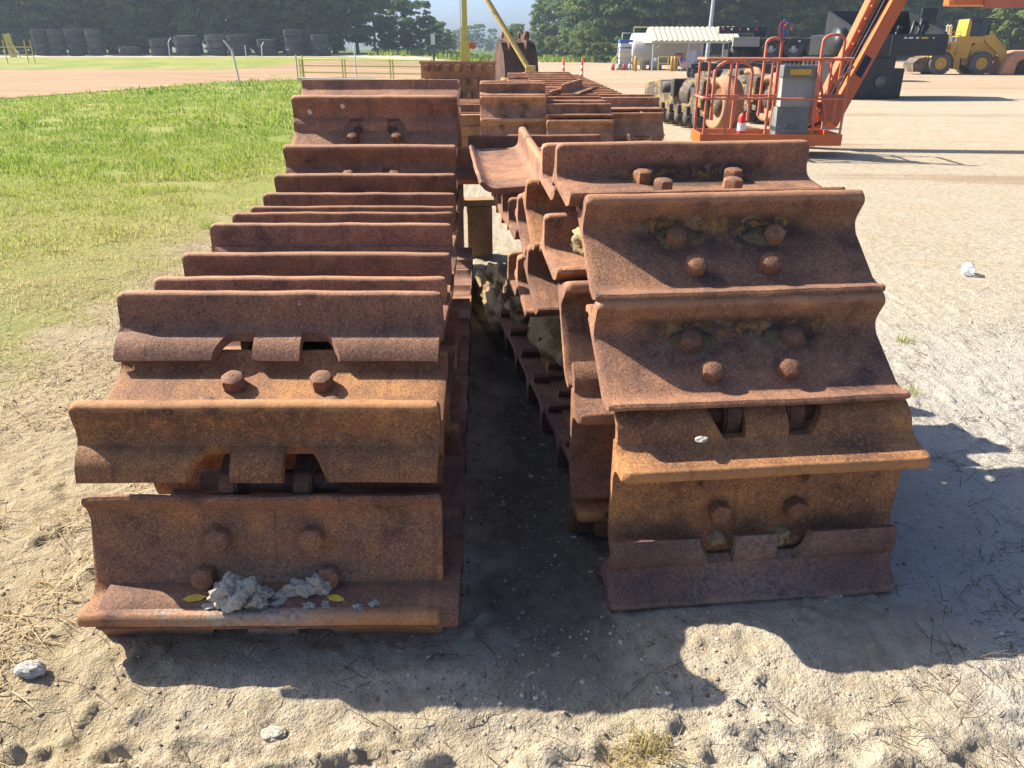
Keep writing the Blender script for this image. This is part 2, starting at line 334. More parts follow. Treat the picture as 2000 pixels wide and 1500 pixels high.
def ground_material():
    m, nt, n, l, b = newmat('bare_yard_ground'); N = NT(nt)
    g = N.new('ShaderNodeNewGeometry'); pos = g.outputs['Position']; s = N.new('ShaderNodeSeparateXYZ'); l.new(pos, s.inputs[0]); X, Y = s.outputs[0], s.outputs[1]
    n1 = N.noise(pos, 0.35, 5, 0.6); n2 = N.noise(pos, 2.2, 6, 0.65); n3 = N.noise(pos, 14, 6, 0.7); n4 = N.noise(pos, 90, 4, 0.7); n0 = N.noise(pos, 0.06, 4, 0.6)
    c = N.ramp(n3, [(0.30, (0.29, 0.23, 0.145)), (0.5, (0.42, 0.345, 0.235)), (0.68, (0.50, 0.425, 0.305))])
    c = N.mix(N.math('MULTIPLY', N.step(n2, 0.42, 0.62), .6), c, (0.46, 0.40, 0.30))
    # browner loam left of the tracks, chalkier fines to the right
    lw = N.step(N.math('ADD', X, N.math('MULTIPLY', n2, 1.2)), 0.5, -0.9)
    c = N.mix(N.math('MULTIPLY', lw, 0.65), c, N.mix(n3, (0.22, 0.155, 0.075), (0.47, 0.365, 0.20)))
    chalk = N.math('MULTIPLY', N.step(N.math('ADD', X, n2), 1.2, 2.4), N.step(Y, 6.0, 3.0)); c = N.mix(N.math('MULTIPLY', chalk, 0.6), c, (0.47, 0.45, 0.41))
    # darker soil colour along the aisle between the tracks
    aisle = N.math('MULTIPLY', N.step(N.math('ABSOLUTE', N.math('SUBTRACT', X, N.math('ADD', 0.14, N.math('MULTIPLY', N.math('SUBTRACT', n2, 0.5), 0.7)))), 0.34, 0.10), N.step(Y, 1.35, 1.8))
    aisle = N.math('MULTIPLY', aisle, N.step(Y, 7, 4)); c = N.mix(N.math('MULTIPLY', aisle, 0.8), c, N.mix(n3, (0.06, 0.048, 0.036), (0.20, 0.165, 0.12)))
    # gravel specks
    vo = N.new('ShaderNodeTexVoronoi'); l.new(pos, vo.inputs['Vector']); vo.inputs['Scale'].default_value = 75
    sp = N.math('MULTIPLY', N.step(vo.outputs['Distance'], 0.30, 0.20), N.step(n2, 0.40, 0.58)); gr = N.ramp(N.noise(pos, 40, 2), [(0.35, (0.16, 0.13, 0.10)), (0.65, (0.62, 0.57, 0.49))])
    c = N.mix(N.math('MULTIPLY', sp, 0.7), c, gr)
    # small dark hollows and damp specks
    dk = N.step(N.noise(pos, 30, 5, 0.75), 0.60, 0.68); c = N.mix(N.math('MULTIPLY', dk, 0.45), c, (0.13, 0.095, 0.06))
    # red clay haul ground far out, in streaks
    mp = N.new('ShaderNodeMapping'); mp.inputs['Scale'].default_value = (0.10, 0.55, 1); l.new(pos, mp.inputs[0]); st = N.noise(mp.outputs[0], 1.0, 5, 0.6)
    far = N.math('MULTIPLY', N.step(N.math('ADD', Y, N.math('MULTIPLY', n0, 14)), 30, 46), N.step(st, 0.28, 0.55)); c = N.mix(N.math('MULTIPLY', far, 0.85), c, N.mix(n2, (0.34, 0.215, 0.125), (0.46, 0.33, 0.205)))
    midst = N.math('MULTIPLY', N.math('MULTIPLY', N.step(st, 0.54, 0.66), N.step(Y, 7, 11)), N.step(X, 1, 4)); c = N.mix(N.math('MULTIPLY', midst, 0.75), c, (0.29, 0.185, 0.11))
    # lawn: soil and thatch under the blades
    ed = N.math('ADD', X, N.math('MULTIPLY', N.math('SUBTRACT', n2, 0.5), 1.6))
    lawn = N.math('MULTIPLY', N.step(ed, -2.5, -3.0), N.step(N.math('ADD', Y, N.math('MULTIPLY', X, 0.0)), 1.2, 3.0))
    gcol = N.ramp(n1, [(0.30, (0.150, 0.220, 0.030)), (0.5, (0.235, 0.27, 0.048)), (0.72, (0.36, 0.31, 0.10))])
    gcol = N.mix(N.math('MULTIPLY', N.step(n3, 0.45, 0.65), 0.5), gcol, (0.33, 0.27, 0.13))
    near_dry = N.step(N.math('ADD', Y, N.math('MULTIPLY', n1, 6)), 17, 7); gcol = N.mix(N.math('MULTIPLY', near_dry, 0.45), gcol, (0.30, 0.24, 0.115))
    c = N.mix(N.math('MULTIPLY', lawn, N.step(N.math('ADD', Y, N.math('MULTIPLY', n1, 3)), 118, 108)), c, gcol)
    # pale tyre pad under the wood's edge
    pad = N.math('MULTIPLY', N.step(N.math('ADD', Y, N.math('MULTIPLY', n1, 4)), 82, 85), N.math('MULTIPLY', N.step(Y, 108, 104), N.step(X, -6, -10))); c = N.mix(pad, c, (0.50, 0.40, 0.28))
    # green field in the far gap and forest floor
    fl = N.step(N.math('ADD', Y, N.math('MULTIPLY', n1, 8)), 112, 122); c = N.mix(fl, c, N.mix(n2, (0.055, 0.085, 0.02), (0.12, 0.15, 0.04)))
    hsv = N.new('ShaderNodeHueSaturation'); l.new(c, hsv.inputs['Color']); hsv.inputs['Value'].default_value = 0.86; hsv.inputs['Saturation'].default_value = 0.97; c = hsv.outputs[0]
    l.new(c, b.inputs['Base Color']); b.inputs['Roughness'].default_value = 0.95; b.inputs['Specular IOR Level'].default_value = 0.08
    h = N.math('ADD', N.math('ADD', N.math('MULTIPLY', n3, 1.0), N.math('MULTIPLY', n4, 0.35)), N.math('MULTIPLY', sp, 0.25))
    l.new(N.bump(h, 0.9, 0.03), b.inputs['Normal']); return m
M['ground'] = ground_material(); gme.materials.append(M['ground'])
ground = link('ground', gme); ground['kind'] = 'structure'

def sheet(name, rows, lift, mat, cols=40):
    """a strip of ground: rows of (left xy, right xy) laid over the terrain"""
    vs = []; fs = []
    for (a, b2) in rows:
        t = np.linspace(0, 1, cols); x = a[0] + (b2[0] - a[0]) * t; y = a[1] + (b2[1] - a[1]) * t; z = terrain(x, y) + lift
        vs += list(zip(x, y, z))
    for i in range(len(rows) - 1):
        for j in range(cols - 1):
            k = i * cols + j; fs.append((k, k + 1, k + 1 + cols, k + cols))
    mb = MB(); mb.add(vs, fs, smooth=True); o = mb.build(name, mat); o['kind'] = 'structure'; return o
def clay_material():
    m, nt, n, l, b = newmat('red_clay_road'); N = NT(nt); g = N.new('ShaderNodeNewGeometry'); pos = g.outputs['Position']
    mp = N.new('ShaderNodeMapping'); mp.inputs['Rotation'].default_value = (0, 0, R(-18)); mp.inputs['Scale'].default_value = (0.12, 0.9, 1); l.new(pos, mp.inputs[0])
    a = N.noise(mp.outputs[0], 1.0, 6, 0.65); f = N.noise(pos, 5, 5, 0.7)
    c = N.ramp(N.math('ADD', N.math('MULTIPLY', a, 0.7), N.math('MULTIPLY', f, 0.3)), [(0.34, (0.20, 0.125, 0.07)), (0.5, (0.295, 0.19, 0.11)), (0.66, (0.37, 0.265, 0.165))])
    l.new(c, b.inputs['Base Color']); b.inputs['Roughness'].default_value = 0.95; b.inputs['Specular IOR Level'].default_value = 0.08; l.new(N.bump(f, 0.5, 0.04), b.inputs['Normal']); return m
M['clayroad'] = clay_material()
rows = []
for i in range(120):
    t = i / 119; X0 = -130 + t * 128
    # near edge swings from the left of the frame towards the drain; far edge lies under the grassed bank
    y_near = 49 + (X0 + 12.4) * (0.0 if X0 > -12.4 else 4.55) if X0 > -17.5 else 25.8 - (-17.5 - X0) * 0.35
    y_near = max(y_near, 6) + 1.6 * (mnoise.noise((X0 * 0.35, 2.2, 0)))
    y_far = 57 + (0 if X0 < -20 else (X0 + 20) * 1.6) + 1.5 * mnoise.noise((X0 * 0.25, 9.2, 0))
    rows.append(((X0, y_near), (X0, min(y_far, 92))))
sheet('clay_road', rows, 0.02, M['clayroad'], 60)

# ------------------------------------------------------------------ ground cover (uncountable): grass, straw, twigs, pebbles
def blade_material(name, stops, trans=0.35):
    m, nt, n, l, b = newmat(name); N = NT(nt); at = N.new('ShaderNodeAttribute'); at.attribute_name = 'tint'
    c = N.ramp(at.outputs['Fac'], stops); l.new(c, b.inputs['Base Color']); b.inputs['Roughness'].default_value = 0.7; b.inputs['Specular IOR Level'].default_value = 0.15
    tr = N.new('ShaderNodeBsdfTranslucent'); l.new(c, tr.inputs[0]); mx = N.new('ShaderNodeMixShader'); mx.inputs[0].default_value = trans
    l.new(b.outputs[0], mx.inputs[1]); l.new(tr.outputs[0], mx.inputs[2]); l.new(mx.outputs[0], n['Material Output'].inputs[0]); return m
def blades(name, x, y, length, width, lean, tint, mat, label, cat, lift=0.0):
    n = len(x); az = rng.uniform(0, 2 * np.pi, n); z = terrain(x, y) - 0.003 + lift
    dx, dy = np.cos(az), np.sin(az); hz = length * np.cos(lean); hr = length * np.sin(lean)
    wa = az + np.pi / 2 + rng.uniform(-0.6, 0.6, n); wx, wy = np.cos(wa) * width / 2, np.sin(wa) * width / 2
    co = np.empty((n, 5, 3))
    co[:, 0] = np.stack([x - wx, y - wy, z], -1); co[:, 1] = np.stack([x + wx, y + wy, z], -1)
    mx_, my_, mz_ = x + dx * hr * 0.35, y + dy * hr * 0.35, z + hz * 0.62
    co[:, 2] = np.stack([mx_ + wx * 0.8, my_ + wy * 0.8, mz_], -1); co[:, 3] = np.stack([mx_ - wx * 0.8, my_ - wy * 0.8, mz_], -1)
    co[:, 4] = np.stack([x + dx * hr, y + dy * hr, z + hz], -1)
    b0 = np.arange(n)[:, None] * 5
    tris = np.concatenate([b0 + np.array([0, 1, 2]), b0 + np.array([0, 2, 3]), b0 + np.array([3, 2, 4])], 1).reshape(-1, 3)
    me = np_mesh(name, co.reshape(-1, 3), tris, 3)
    at = me.attributes.new('tint', 'FLOAT', 'POINT'); at.data.foreach_set('value', np.repeat(tint, 5).astype(np.float32))
    me.materials.append(mat); o = link(name, me); o['kind'] = 'stuff'; tag(o, label, cat); return o
M['grass'] = blade_material('lawn_grass', [(0.0, (0.135, 0.225, 0.024)), (0.35, (0.235, 0.30, 0.042)), (0.6, (0.34, 0.34, 0.085)), (0.85, (0.44, 0.37, 0.15)), (1.0, (0.50, 0.41, 0.21))], 0.5)
M['straw'] = blade_material('dry_straw', [(0.0, (0.21, 0.14, 0.065)), (0.5, (0.37, 0.27, 0.14)), (1.0, (0.50, 0.40, 0.24))], 0.15)
M['twig'] = blade_material('dark_twigs', [(0.0, (0.035, 0.026, 0.018)), (1.0, (0.14, 0.10, 0.065))], 0.0)
GXs = []; GYs = []; GL = []; GW = []
for (d0, d1, dens, ln, wd) in ((2.8, 6, 1500, 0.050, 0.0045), (6, 10, 850, 0.055, 0.007), (10, 17, 330, 0.065, 0.012), (17, 30, 95, 0.085, 0.022), (30, 50, 26, 0.11, 0.045)):
    n = int((d1 - d0) * (d1 * 0.95) * dens); y = rng.uniform(d0, d1, n); x = y * 0
    x = -(2.45 + rng.uniform(0, 1, n) * np.maximum(y * 0.86 - 1.6, 0.3))
    ed = x + (fbm(x * 2.2, y * 2.2, 3, 77) - 0.5) * 1.4
    near_edge = np.where(x > -12.4, 48, np.where(x > -17.5, 49 + (x + 12.4) * 4.55, 25.5))
    ok = (ed < -2.72) & (y < near_edge) & (rng.uniform(0, 1, n) < sstep(-ed, 2.6, 3.9) * 0.85 + 0.15) & (fbm(x * 1.1, y * 1.1, 3, 41) > 0.30)
    x, y = x[ok], y[ok]; GXs.append(x); GYs.append(y); GL.append(ln * rng.uniform(0.5, 1.35, len(x))); GW.append(wd * rng.uniform(0.7, 1.3, len(x)))
x = np.concatenate(GXs); y = np.concatenate(GYs); ln = np.concatenate(GL); wd = np.concatenate(GW)
dry = 0.30 + 0.55 * (fbm(x * 0.5, y * 0.35, 4, 51) - 0.42) + 0.34 * sstep(-y, -13, -4.0) + 0.18 * sstep(x, -4.6, -2.9) - 0.10 * sstep(y, 10, 18)
tint = np.clip(dry + rng.normal(0, 0.13, len(x)), 0, 1)
ln = ln * (0.55 + 1.1 * sstep(fbm(x * 3.1, y * 3.1, 3, 71), 0.35, 0.72)); tint = np.clip(tint + 0.30 * (fbm(x * 2.3, y * 2.3, 3, 73) - 0.5), 0, 1)
lean = np.clip(rng.normal(0.55, 0.35, len(x)) + 0.5 * (tint > 0.6), 0.05, 1.45)
blades('grass', x, y, ln, wd, lean, tint, M['grass'], 'short mown green and yellowing grass left of the long track', 'grass')
# straw between lawn and track
n = 15000; y = 1.0 + rng.uniform(0, 1, n) ** 1.3 * 6.5; x = -1.15 - np.abs(rng.normal(0, 0.85, n)) - 0.12 * y
ok = (x > -3.6) & (fbm(x * 3, y * 3, 2, 61) > 0.36); x, y = x[ok], y[ok]; n = len(x)
blades('dry_straw', x, y, rng.uniform(0.03, 0.17, n), rng.uniform(0.0022, 0.005, n), rng.uniform(1.3, 1.56, n), rng.uniform(0, 1, n), M['straw'], 'loose dry straw strewn on the soil beside the long track', 'straw', 0.006)
# twigs and dead runners in front and at right
n = 11000; x = rng.uniform(-1.7, 3.4, n); y = 0.95 + rng.uniform(0, 1, n) ** 1.2 * 3.6
ok = (fbm(x * 2.3, y * 2.3, 3, 63) > 0.42) & ((x > 0.9) | (rng.uniform(0, 1, n) < 0.22)); x, y = x[ok], y[ok]; n = len(x)
blades('twig_litter', x, y, rng.uniform(0.025, 0.16, n), rng.uniform(0.0014, 0.0034, n), rng.uniform(1.36, 1.57, n), rng.uniform(0, 1, n) ** 1.6, M['twig'], 'thin dark twigs and dead runners littering the pale ground', 'twigs', 0.006)
# dry tuft in front and green tufts
def tuft(px, py, n, r, ln, t0, name, label):
    p = ground_at(px, py); x = p.x + rng.normal(0, r, n); y = p.y + rng.normal(0, r * 0.8, n)
    blades(name, x, y, ln * rng.uniform(0.5, 1.2, n), np.full(n, 0.003), np.abs(rng.normal(0.75, 0.4, n)), np.clip(t0 + rng.normal(0, 0.12, n), 0, 1), M['grass'], label, 'grass tuft')
tuft(1255, 1455, 300, 0.05, 0.06, 1.0, 'dead_grass_tuft', 'dead straw coloured grass tuft at the front edge of the shade')
tuft(1768, 668, 60, 0.025, 0.07, 0.42, 'weed_tuft', 'tiny green weed on pale ground right of the bolted track')
tuft(1780, 770, 50, 0.03, 0.07, 0.55, 'weed_tuft', 'thin weed at the shade edge right of the bolted track')
tuft(410, 445, 160, 0.06, 0.11, 0.30, 'weed_tuft', 'green weed clump on the bare strip left of the long track')
tuft(460, 1200, 110, 0.05, 0.09, 0.8, 'dead_grass_tuft', 'dead grass roots under the front shoe of the long track')
# pebbles
def pebble_cloud(name, n, xr, yr, rmin, rmax, label, keep=None):
    bm = bmesh.new(); bmesh.ops.create_icosphere(bm, subdivisions=1, radius=1); base = np.array([v.co[:] for v in bm.verts]); fc = np.array([[v.index for v in f.verts] for f in bm.faces]); bm.free()
    x = rng.uniform(*xr, n); y = yr[0] + (yr[1] - yr[0]) * rng.uniform(0, 1, n) ** 1.3
    if keep is not None: k = keep(x, y); x, y = x[k], y[k]; n = len(x)
    r = rmin + (rmax - rmin) * rng.uniform(0, 1, n) ** 3.5; z = terrain(x, y) + r * 0.15
    sc = r[:, None] * np.stack([rng.uniform(0.8, 1.4, n), rng.uniform(0.7, 1.2, n), rng.uniform(0.45, 0.8, n)], -1)
    jit = base[None] * (1 + rng.uniform(-0.22, 0.22, (n, len(base), 1))); a = rng.uniform(0, 6.28, n); ca, sa = np.cos(a)[:, None], np.sin(a)[:, None]
    p = jit * sc[:, None]; px_ = p[..., 0] * ca - p[..., 1] * sa; py_ = p[..., 0] * sa + p[..., 1] * ca
    co = np.stack([px_ + x[:, None], py_ + y[:, None], p[..., 2] + z[:, None]], -1).reshape(-1, 3)
    fs = (fc[None] + (np.arange(n) * len(base))[:, None, None]).reshape(-1, 3)
    me = np_mesh(name, co, fs, 3); at = me.attributes.new('tint', 'FLOAT', 'POINT'); at.data.foreach_set('value', np.repeat(rng.uniform(0, 1, n), len(base)).astype(np.float32))
    me.materials.append(M['pebble']); o = link(name, me); o['kind'] = 'stuff'; tag(o, label, 'pebbles')
M['pebble'] = blade_material('pebbles', [(0.0, (0.10, 0.08, 0.06)), (0.35, (0.24, 0.18, 0.12)), (0.75, (0.38, 0.32, 0.23)), (1.0, (0.52, 0.47, 0.38))], 0.0)
pebble_cloud('pebbles', 1700, (-0.40, 0.60), (1.55, 4.0), 0.002, 0.009, 'small pebbles scattered along the shaded aisle between the tracks')
pebble_cloud('soil_crumbs', 14000, (-2.6, 3.2), (1.0, 5.0), 0.002, 0.0075, 'loose crumbs of soil and grit over the yard in front', lambda x, y: fbm(x * 3.3, y * 3.3, 3, 91) > 0.45)

# ------------------------------------------------------------------ track shoes
def shoe_mesh(name, W, seed, cut=True, fine=True):
    rs = random.Random(seed)
    body = [(-.332, .026), (-.328, .036), (-.318, .039), (-.305, .030), (-.290, .014), (-.272, .003), (-.25, 0), (-.16, 0), (-.07, 0), (-.048, .004), (-.034, .016), (-.027, .035), (-.024, .07), (-.021, .106), (-.016, .114),
            (0, .1165), (.014, .1145), (.019, .107), (.023, .07), (.027, .033), (.035, .012), (.050, 0), (.050, -.030), (-.10, -.030), (-.25, -.030), (-.288, -.020), (-.312, 0), (-.326, .017)]
    h = W / 2
    xs = [-h, -h + .006, -h + .022] + [(-h + .022) + (2 * h - .044) * i / 12 for i in range(1, 12)] + [h - .022, h - .006, h]
    inset = [.011, .003, 0] + [0] * 11 + [0, .003, .011]
    cy = -.1; mb = MB(); n = len(body); vs = []
    wob = [rs.uniform(-.0025, .0025) for _ in range(40)]
    for j, (x, ins) in enumerate(zip(xs, inset)):
        for i, (s, q) in enumerate(body):
            ss, qq = s, q
            if ins:
                tipf = max(0, (q - .03) / .086)
                qq = q - ins * (1.5 * tipf if q > .03 else 0); ss = s + (ins * .5 if s < -.29 else 0)
                if -.03 < q <= 0 and abs(s) < .4: qq = q - ins * .35 if q > -.01 else q + ins * .35
            if q > .09: qq += wob[j % 40] * .7 + 0.0012 * math.sin(x * 9 + seed)
            if s < -.3: ss += wob[(j + 7) % 40] * .8 + 0.0015 * math.sin(x * 6 + seed * 2)
            vs.append((x, ss, qq))
    fs = []; m = len(xs)
    for j in range(m - 1):
        for i in range(n):
            a = j * n + i; b = j * n + (i + 1) % n; fs.append((a, b, b + n, a + n))
    mb.add(vs, fs, smooth=True); mb.add(vs[:n], [tuple(reversed(range(n)))]); mb.add(vs[-n:], [tuple(range(n))])
    # nose: wings and centre tab round two notches that clear the links
    out = [(.042, .002), (.062, -.001), (.082, -.008), (.100, -.021), (.116, -.040), (.128, -.062)]; inn = [(.112, -.074), (.100, -.057), (.086, -.042), (.070, -.033), (.055, -.029), (.042, -.029)]
    pr = out + inn; np_ = len(pr)
    def tab(x0a, x0b, x1a, x1b, k):
        # x0a at the root, x0b at the nose edge
        vs = []
        for t in [i / k for i in range(k + 1)]:
            for (s, q) in pr:
                u = min(1, max(0, (s - .045) / .075)); a = x0a + (x0b - x0a) * u; b = x1a + (x1b - x1a) * u
                vs.append((a + (b - a) * t, s + 0.0015 * math.sin(13 * (a + (b - a) * t) + seed), q))
        fs = []
        for j in range(k):
            for i in range(np_):
                a = j * np_ + i; b = j * np_ + (i + 1) % np_; fs.append((a, b, b + np_, a + np_))
        mb.add(vs, fs, smooth=True); mb.add(vs[:np_], [tuple(reversed(range(np_)))]); mb.add(vs[-np_:], [tuple(range(np_))])
    if cut:
        tab(-h + .004, -h + .008, -.142 * W, -.195 * W, 5); tab(-.072 * W, -.072 * W, .072 * W, .072 * W, 2); tab(.142 * W, .195 * W, h - .004, h - .008, 5)
    else: tab(-h + .004, -h + .008, h - .004, h - .008, 6)
    me = mb.mesh(name)
    return me
def set_sharp(me, ang=50):
    bm = bmesh.new(); bm.from_mesh(me); bmesh.ops.remove_doubles(bm, verts=bm.verts, dist=1e-5)
    for e in bm.edges: e.smooth = not (len(e.link_faces) == 2 and e.calc_face_angle(0) > R(ang))
    bm.to_mesh(me); bm.free()
WL, WR = 1.0, 0.915
SHOE_L = [shoe_mesh('track_shoe', WL, s) for s in (1, 2, 3)]; SHOE_R = [shoe_mesh('track_shoe', WR, s) for s in (4, 5, 6)]
for me in SHOE_L + SHOE_R: set_sharp(me)
def bolt_mesh(seed):
    rs = random.Random(seed); mb = MB(); r = .0335
    prof = [(r * 1.06, -.006), (r * 1.06, .034), (r * .97, .039), (r * .66, .043), (r * .35, .0445), (r * .12, .045)]
    seg = 6; vs = []
    for (q, z) in prof:
        for k in range(24):
            a = 2 * math.pi * k / 24; hexr = math.cos(math.pi / 6) / math.cos(((a + math.pi / 6) % (math.pi / 3)) - math.pi / 6)
            t = 1 if z < .0345 else max(0, 1 - (z - .0345) / .008); rr = q * (hexr * t + 0.93 * (1 - t)) * (1 + rs.uniform(-.003, .003)); vs.append((rr * math.cos(a), rr * math.sin(a), z + rs.uniform(-.0008, .0008)))
    vs.append((0, 0, .0452)); fs = []
    for i in range(len(prof) - 1):
        for k in range(24):
            a = i * 24 + k; b = i * 24 + (k + 1) % 24; fs.append((a, b, b + 24, a + 24))
    o = (len(prof) - 1) * 24
    for k in range(24): fs.append((o + k, o + (k + 1) % 24, len(vs) - 1))
    mb.add(vs, fs, smooth=True); me = mb.mesh('bolt'); set_sharp(me, 28); me.materials.append(M['bolt']); return me
BOLT = [bolt_mesh(s) for s in (1, 2, 3)]
def link_mesh():
    """one forged track link: bar with rounded eyes at both ends, seen through the notches"""
    mb = MB(); pts = []
    def arc(cx, cz, r, a0, a1, k): return [(cx + r * math.cos(R(a0 + (a1 - a0) * i / k)), cz + r * math.sin(R(a0 + (a1 - a0) * i / k))) for i in range(k + 1)]
    poly = arc(.085, -.095, .072, -80, 75, 8) + [(.03, -.034), (-.15, -.034)] + arc(-.225, -.095, .060, 95, 265, 8) + [(-.10, -.150), (0, -.155)]
    mb.prism(poly, -.027, .027); me = mb.mesh('track_link'); bm = bmesh.new(); bm.from_mesh(me)
    bmesh.ops.bevel(bm, geom=[e for e in bm.edges if e.calc_face_angle(0) > R(60)], offset=.007, segments=2, affect='EDGES'); bm.to_mesh(me); bm.free()
    me.materials.append(M['link']); return me
LINK = link_mesh()
mbp = MB(); mbp.lathe([(.03, -.20), (.034, -.195), (.034, .195), (.03, .20)], 14, RY(90)); PIN = mbp.mesh('track_pin'); PIN.materials.append(M['link'])

def shoe_matrix(x, Y, Z, a, order, yaw):
    """a: lean of the plate from upright, degrees; order +1: nose below or in front of the plate, -1: nose above or behind"""
    a = R(a); nrm = Vector((0, -math.cos(a), math.sin(a))); s = Vector((0, -math.sin(a), -math.cos(a))) * order
    ax = s.cross(nrm); m3 = Matrix((ax, s, nrm)).transposed()
    return T(x, Y, Z) @ RZ(yaw) @ m3.to_4x4()
_cnt = [0]
def add_shoe(root, meshes, Wd, mat, Mw, bolts=True, links=True, label=None, bolt_rows=(0, 1), lrot=0.0, lsh=(0, 0), pin=True):
    k = _cnt[0]; _cnt[0] += 1
    src = meshes[k % len(meshes)]; key = src.name + mat.name
    me = _var.get(key)
    if me is None: me = src.copy(); me.name = 'track_shoe'; me.materials.clear(); me.materials.append(mat); _var[key] = me
    o = link('track_shoe', me, root, root.matrix_world.inverted() @ Mw)
    if label: o['label'] = label
    rs = random.Random(k * 5 + 1)
    if bolts:
        for r_, (sx, sy) in enumerate(((.178, -.085), (.132, -.20))):
            if r_ not in bolt_rows: continue
            for sg in (-1, 1): link('bolt', BOLT[rs.randrange(3)], o, T(sg * sx * Wd, sy, -.002) @ RZ(rs.uniform(0, 60)) @ RX(rs.uniform(-3, 3)))
    if links:
        for sg in (-1, 1): link('track_link', LINK, o, T(sg * .105 * Wd, 0, 0) @ T(0, -.02 + lsh[0], -.11 + lsh[1]) @ RX(lrot) @ T(0, .02, .11))
        if pin: link('track_pin', PIN, o, T(0, -.02 + lsh[0], -.11 + lsh[1]) @ RX(lrot) @ T(0, .105, .015))
    return o
_var = {}
def root_at(x, y, yaw, label, cat='crawler track', group=None, name='crawler_track'):
    r = thing(name, label, cat, (x, y, 0), R(yaw), group); bpy.context.view_layer.update(); return r

# --- long track at left: front column, top run, ground run
LT = root_at(-0.72, 1.9, 0, 'long rusty crawler track with wide shoes at left, beside the grass', group='crawler tracks lying in the yard')
def tipbase(Yt, Zt, a): a = R(a); return Yt + .116 * math.cos(a), Zt - .116 * math.sin(a)
left = [(-.700, 1.785, .107, 16, 'rust_dust', 'front shoe caked with grey clay'), (-.698, 1.92, .59, 72, 'rust_warm', None), (-.7165, 2.290, .776, 89, 'rust_splash', None)]
for (X, Yt, Zt, a) in [(-.7245, 2.56, .862, 88), (-.730, 2.83, .879, 86), (-.751, 3.19, .914, 88), (-.7645, 3.506, .899, 94), (-.781, 3.81, .870, 92), (-.796, 4.07, .888, 84),
                       (-.81, 4.34, .944, 72), (-.8255, 4.62, 1.062, 57), (-.833, 4.94, 1.314, 62), (-.853, 5.32, 1.377, 84), (-.868, 5.64, 1.31, 112)]:
    y_, z_ = tipbase(Yt, Zt, a); left.append((X, y_, z_, a, 'rust_splash' if Yt > 4.9 or Yt == 3.19 else 'rust', None))
for i, (X, Y, Z, a, mt, lb) in enumerate(left):
    vis = i in (0, 1, 2, 9, 10)
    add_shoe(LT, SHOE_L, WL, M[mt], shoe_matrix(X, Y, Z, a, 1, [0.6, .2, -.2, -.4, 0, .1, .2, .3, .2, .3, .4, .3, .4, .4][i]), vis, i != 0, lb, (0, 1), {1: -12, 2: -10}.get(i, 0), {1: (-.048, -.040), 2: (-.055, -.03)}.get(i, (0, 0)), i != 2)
yb = 1.96
for i in range(12):       # run lying on the ground, grousers down
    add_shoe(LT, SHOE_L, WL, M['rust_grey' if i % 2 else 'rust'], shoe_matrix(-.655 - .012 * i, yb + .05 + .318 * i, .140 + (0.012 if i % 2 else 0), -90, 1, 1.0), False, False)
add_shoe(LT, SHOE_L, WL, M['rust_warm'], shoe_matrix(-.735, 2.33, .30, 35, 1, 1.5), False, False)
add_shoe(LT, SHOE_L, WL, M['rust'], shoe_matrix(-.70, 2.60, .18, 70, 1, 1.5), False, False)
for yy_ in (2.42, 2.74, 3.06): add_shoe(LT, SHOE_L, WL, M['rust'], shoe_matrix(-.72, yy_, .47, -88, 1, 1.0), False, False)
# far end of the loop
for (Y, Z, a) in [(5.98, 1.10, 140), (6.12, .78, 175), (6.08, .45, 190), (5.86, .2, 225)]:
    add_shoe(LT, SHOE_L, WL, M['rust'], shoe_matrix(-.88, Y, Z, a, 1, .5), False, False)

# --- bolted track at right: upright front column, top run sagging away
YR = 5.8
RT = root_at(0.70, 2.0, YR, 'tall rusty crawler track at right with four bolted shoes facing the camera', group='crawler tracks lying in the yard')
right = [(.7425, 2.004, .082, -42, 'rust_grey', 'lowest shoe with pale dust line', False), (.757, 2.03, .474, -2, 'rust_warm', None, True), (.704, 2.325, .785, 56, 'rust_residue', 'shoe with old yellow paint around its bolts', True),
         (.6785, 2.54, 1.062, 53, 'rust_residue', 'shoe with peeling scale around its bolts', True), (.6086, 2.852, 1.162, 83, 'rust_residue', None, True)]
for (X, Y, Z, a, mt, lb, bl) in right:
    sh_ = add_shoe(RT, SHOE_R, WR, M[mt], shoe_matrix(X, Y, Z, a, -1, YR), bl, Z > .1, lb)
    if mt == 'rust_residue' and Z < 1.1:
        for sg in (-1, 1):      # mud caked round the bolts nearest the grouser
            mbm = MB(); rsm = random.Random(int(Z * 100) + sg); pts = []; K = 22
            for ring, (rr, hh) in enumerate(((1.0, -.004), (.8, .008), (.5, .016), (.15, .020))):
                for k in range(K):
                    a_ = 2 * math.pi * k / K; w_ = 1 + .35 * mnoise.noise((math.cos(a_) * 2 + Z * 9, math.sin(a_) * 2, sg * 3 + ring * .15)); pts.append((rr * w_ * .072 * math.cos(a_) * 1.15, rr * w_ * .050 * math.sin(a_), hh + rsm.uniform(-.0025, .0025)))
            fs_ = [(i * K + k, i * K + (k + 1) % K, (i + 1) * K + (k + 1) % K, (i + 1) * K + k) for i in range(3) for k in range(K)] + [tuple(3 * K + k for k in range(K))]
            mbm.add(pts, fs_, smooth=True); mbm.build('caked_mud', M['mud'], sh_, T(sg * .172 * WR - .012 * sg, -.072, 0))
for (xl, Yt, Zt, a) in [(.112, 3.11, 1.245, 84), (.055, 3.38, 1.067, 62), (.022, 3.66, .96, 68), (-.020, 3.96, .891, 88), (-.055, 4.27, .874, 93), (-.09, 4.58, .87, 92), (-.125, 4.88, .90, 86)]:
    y_, z_ = tipbase(Yt, Zt, a); add_shoe(RT, SHOE_R, WR, M['rust_warm' if Zt == 1.067 else 'rust'], shoe_matrix(xl + .455, y_, z_, a, -1, YR + .8), False, True)
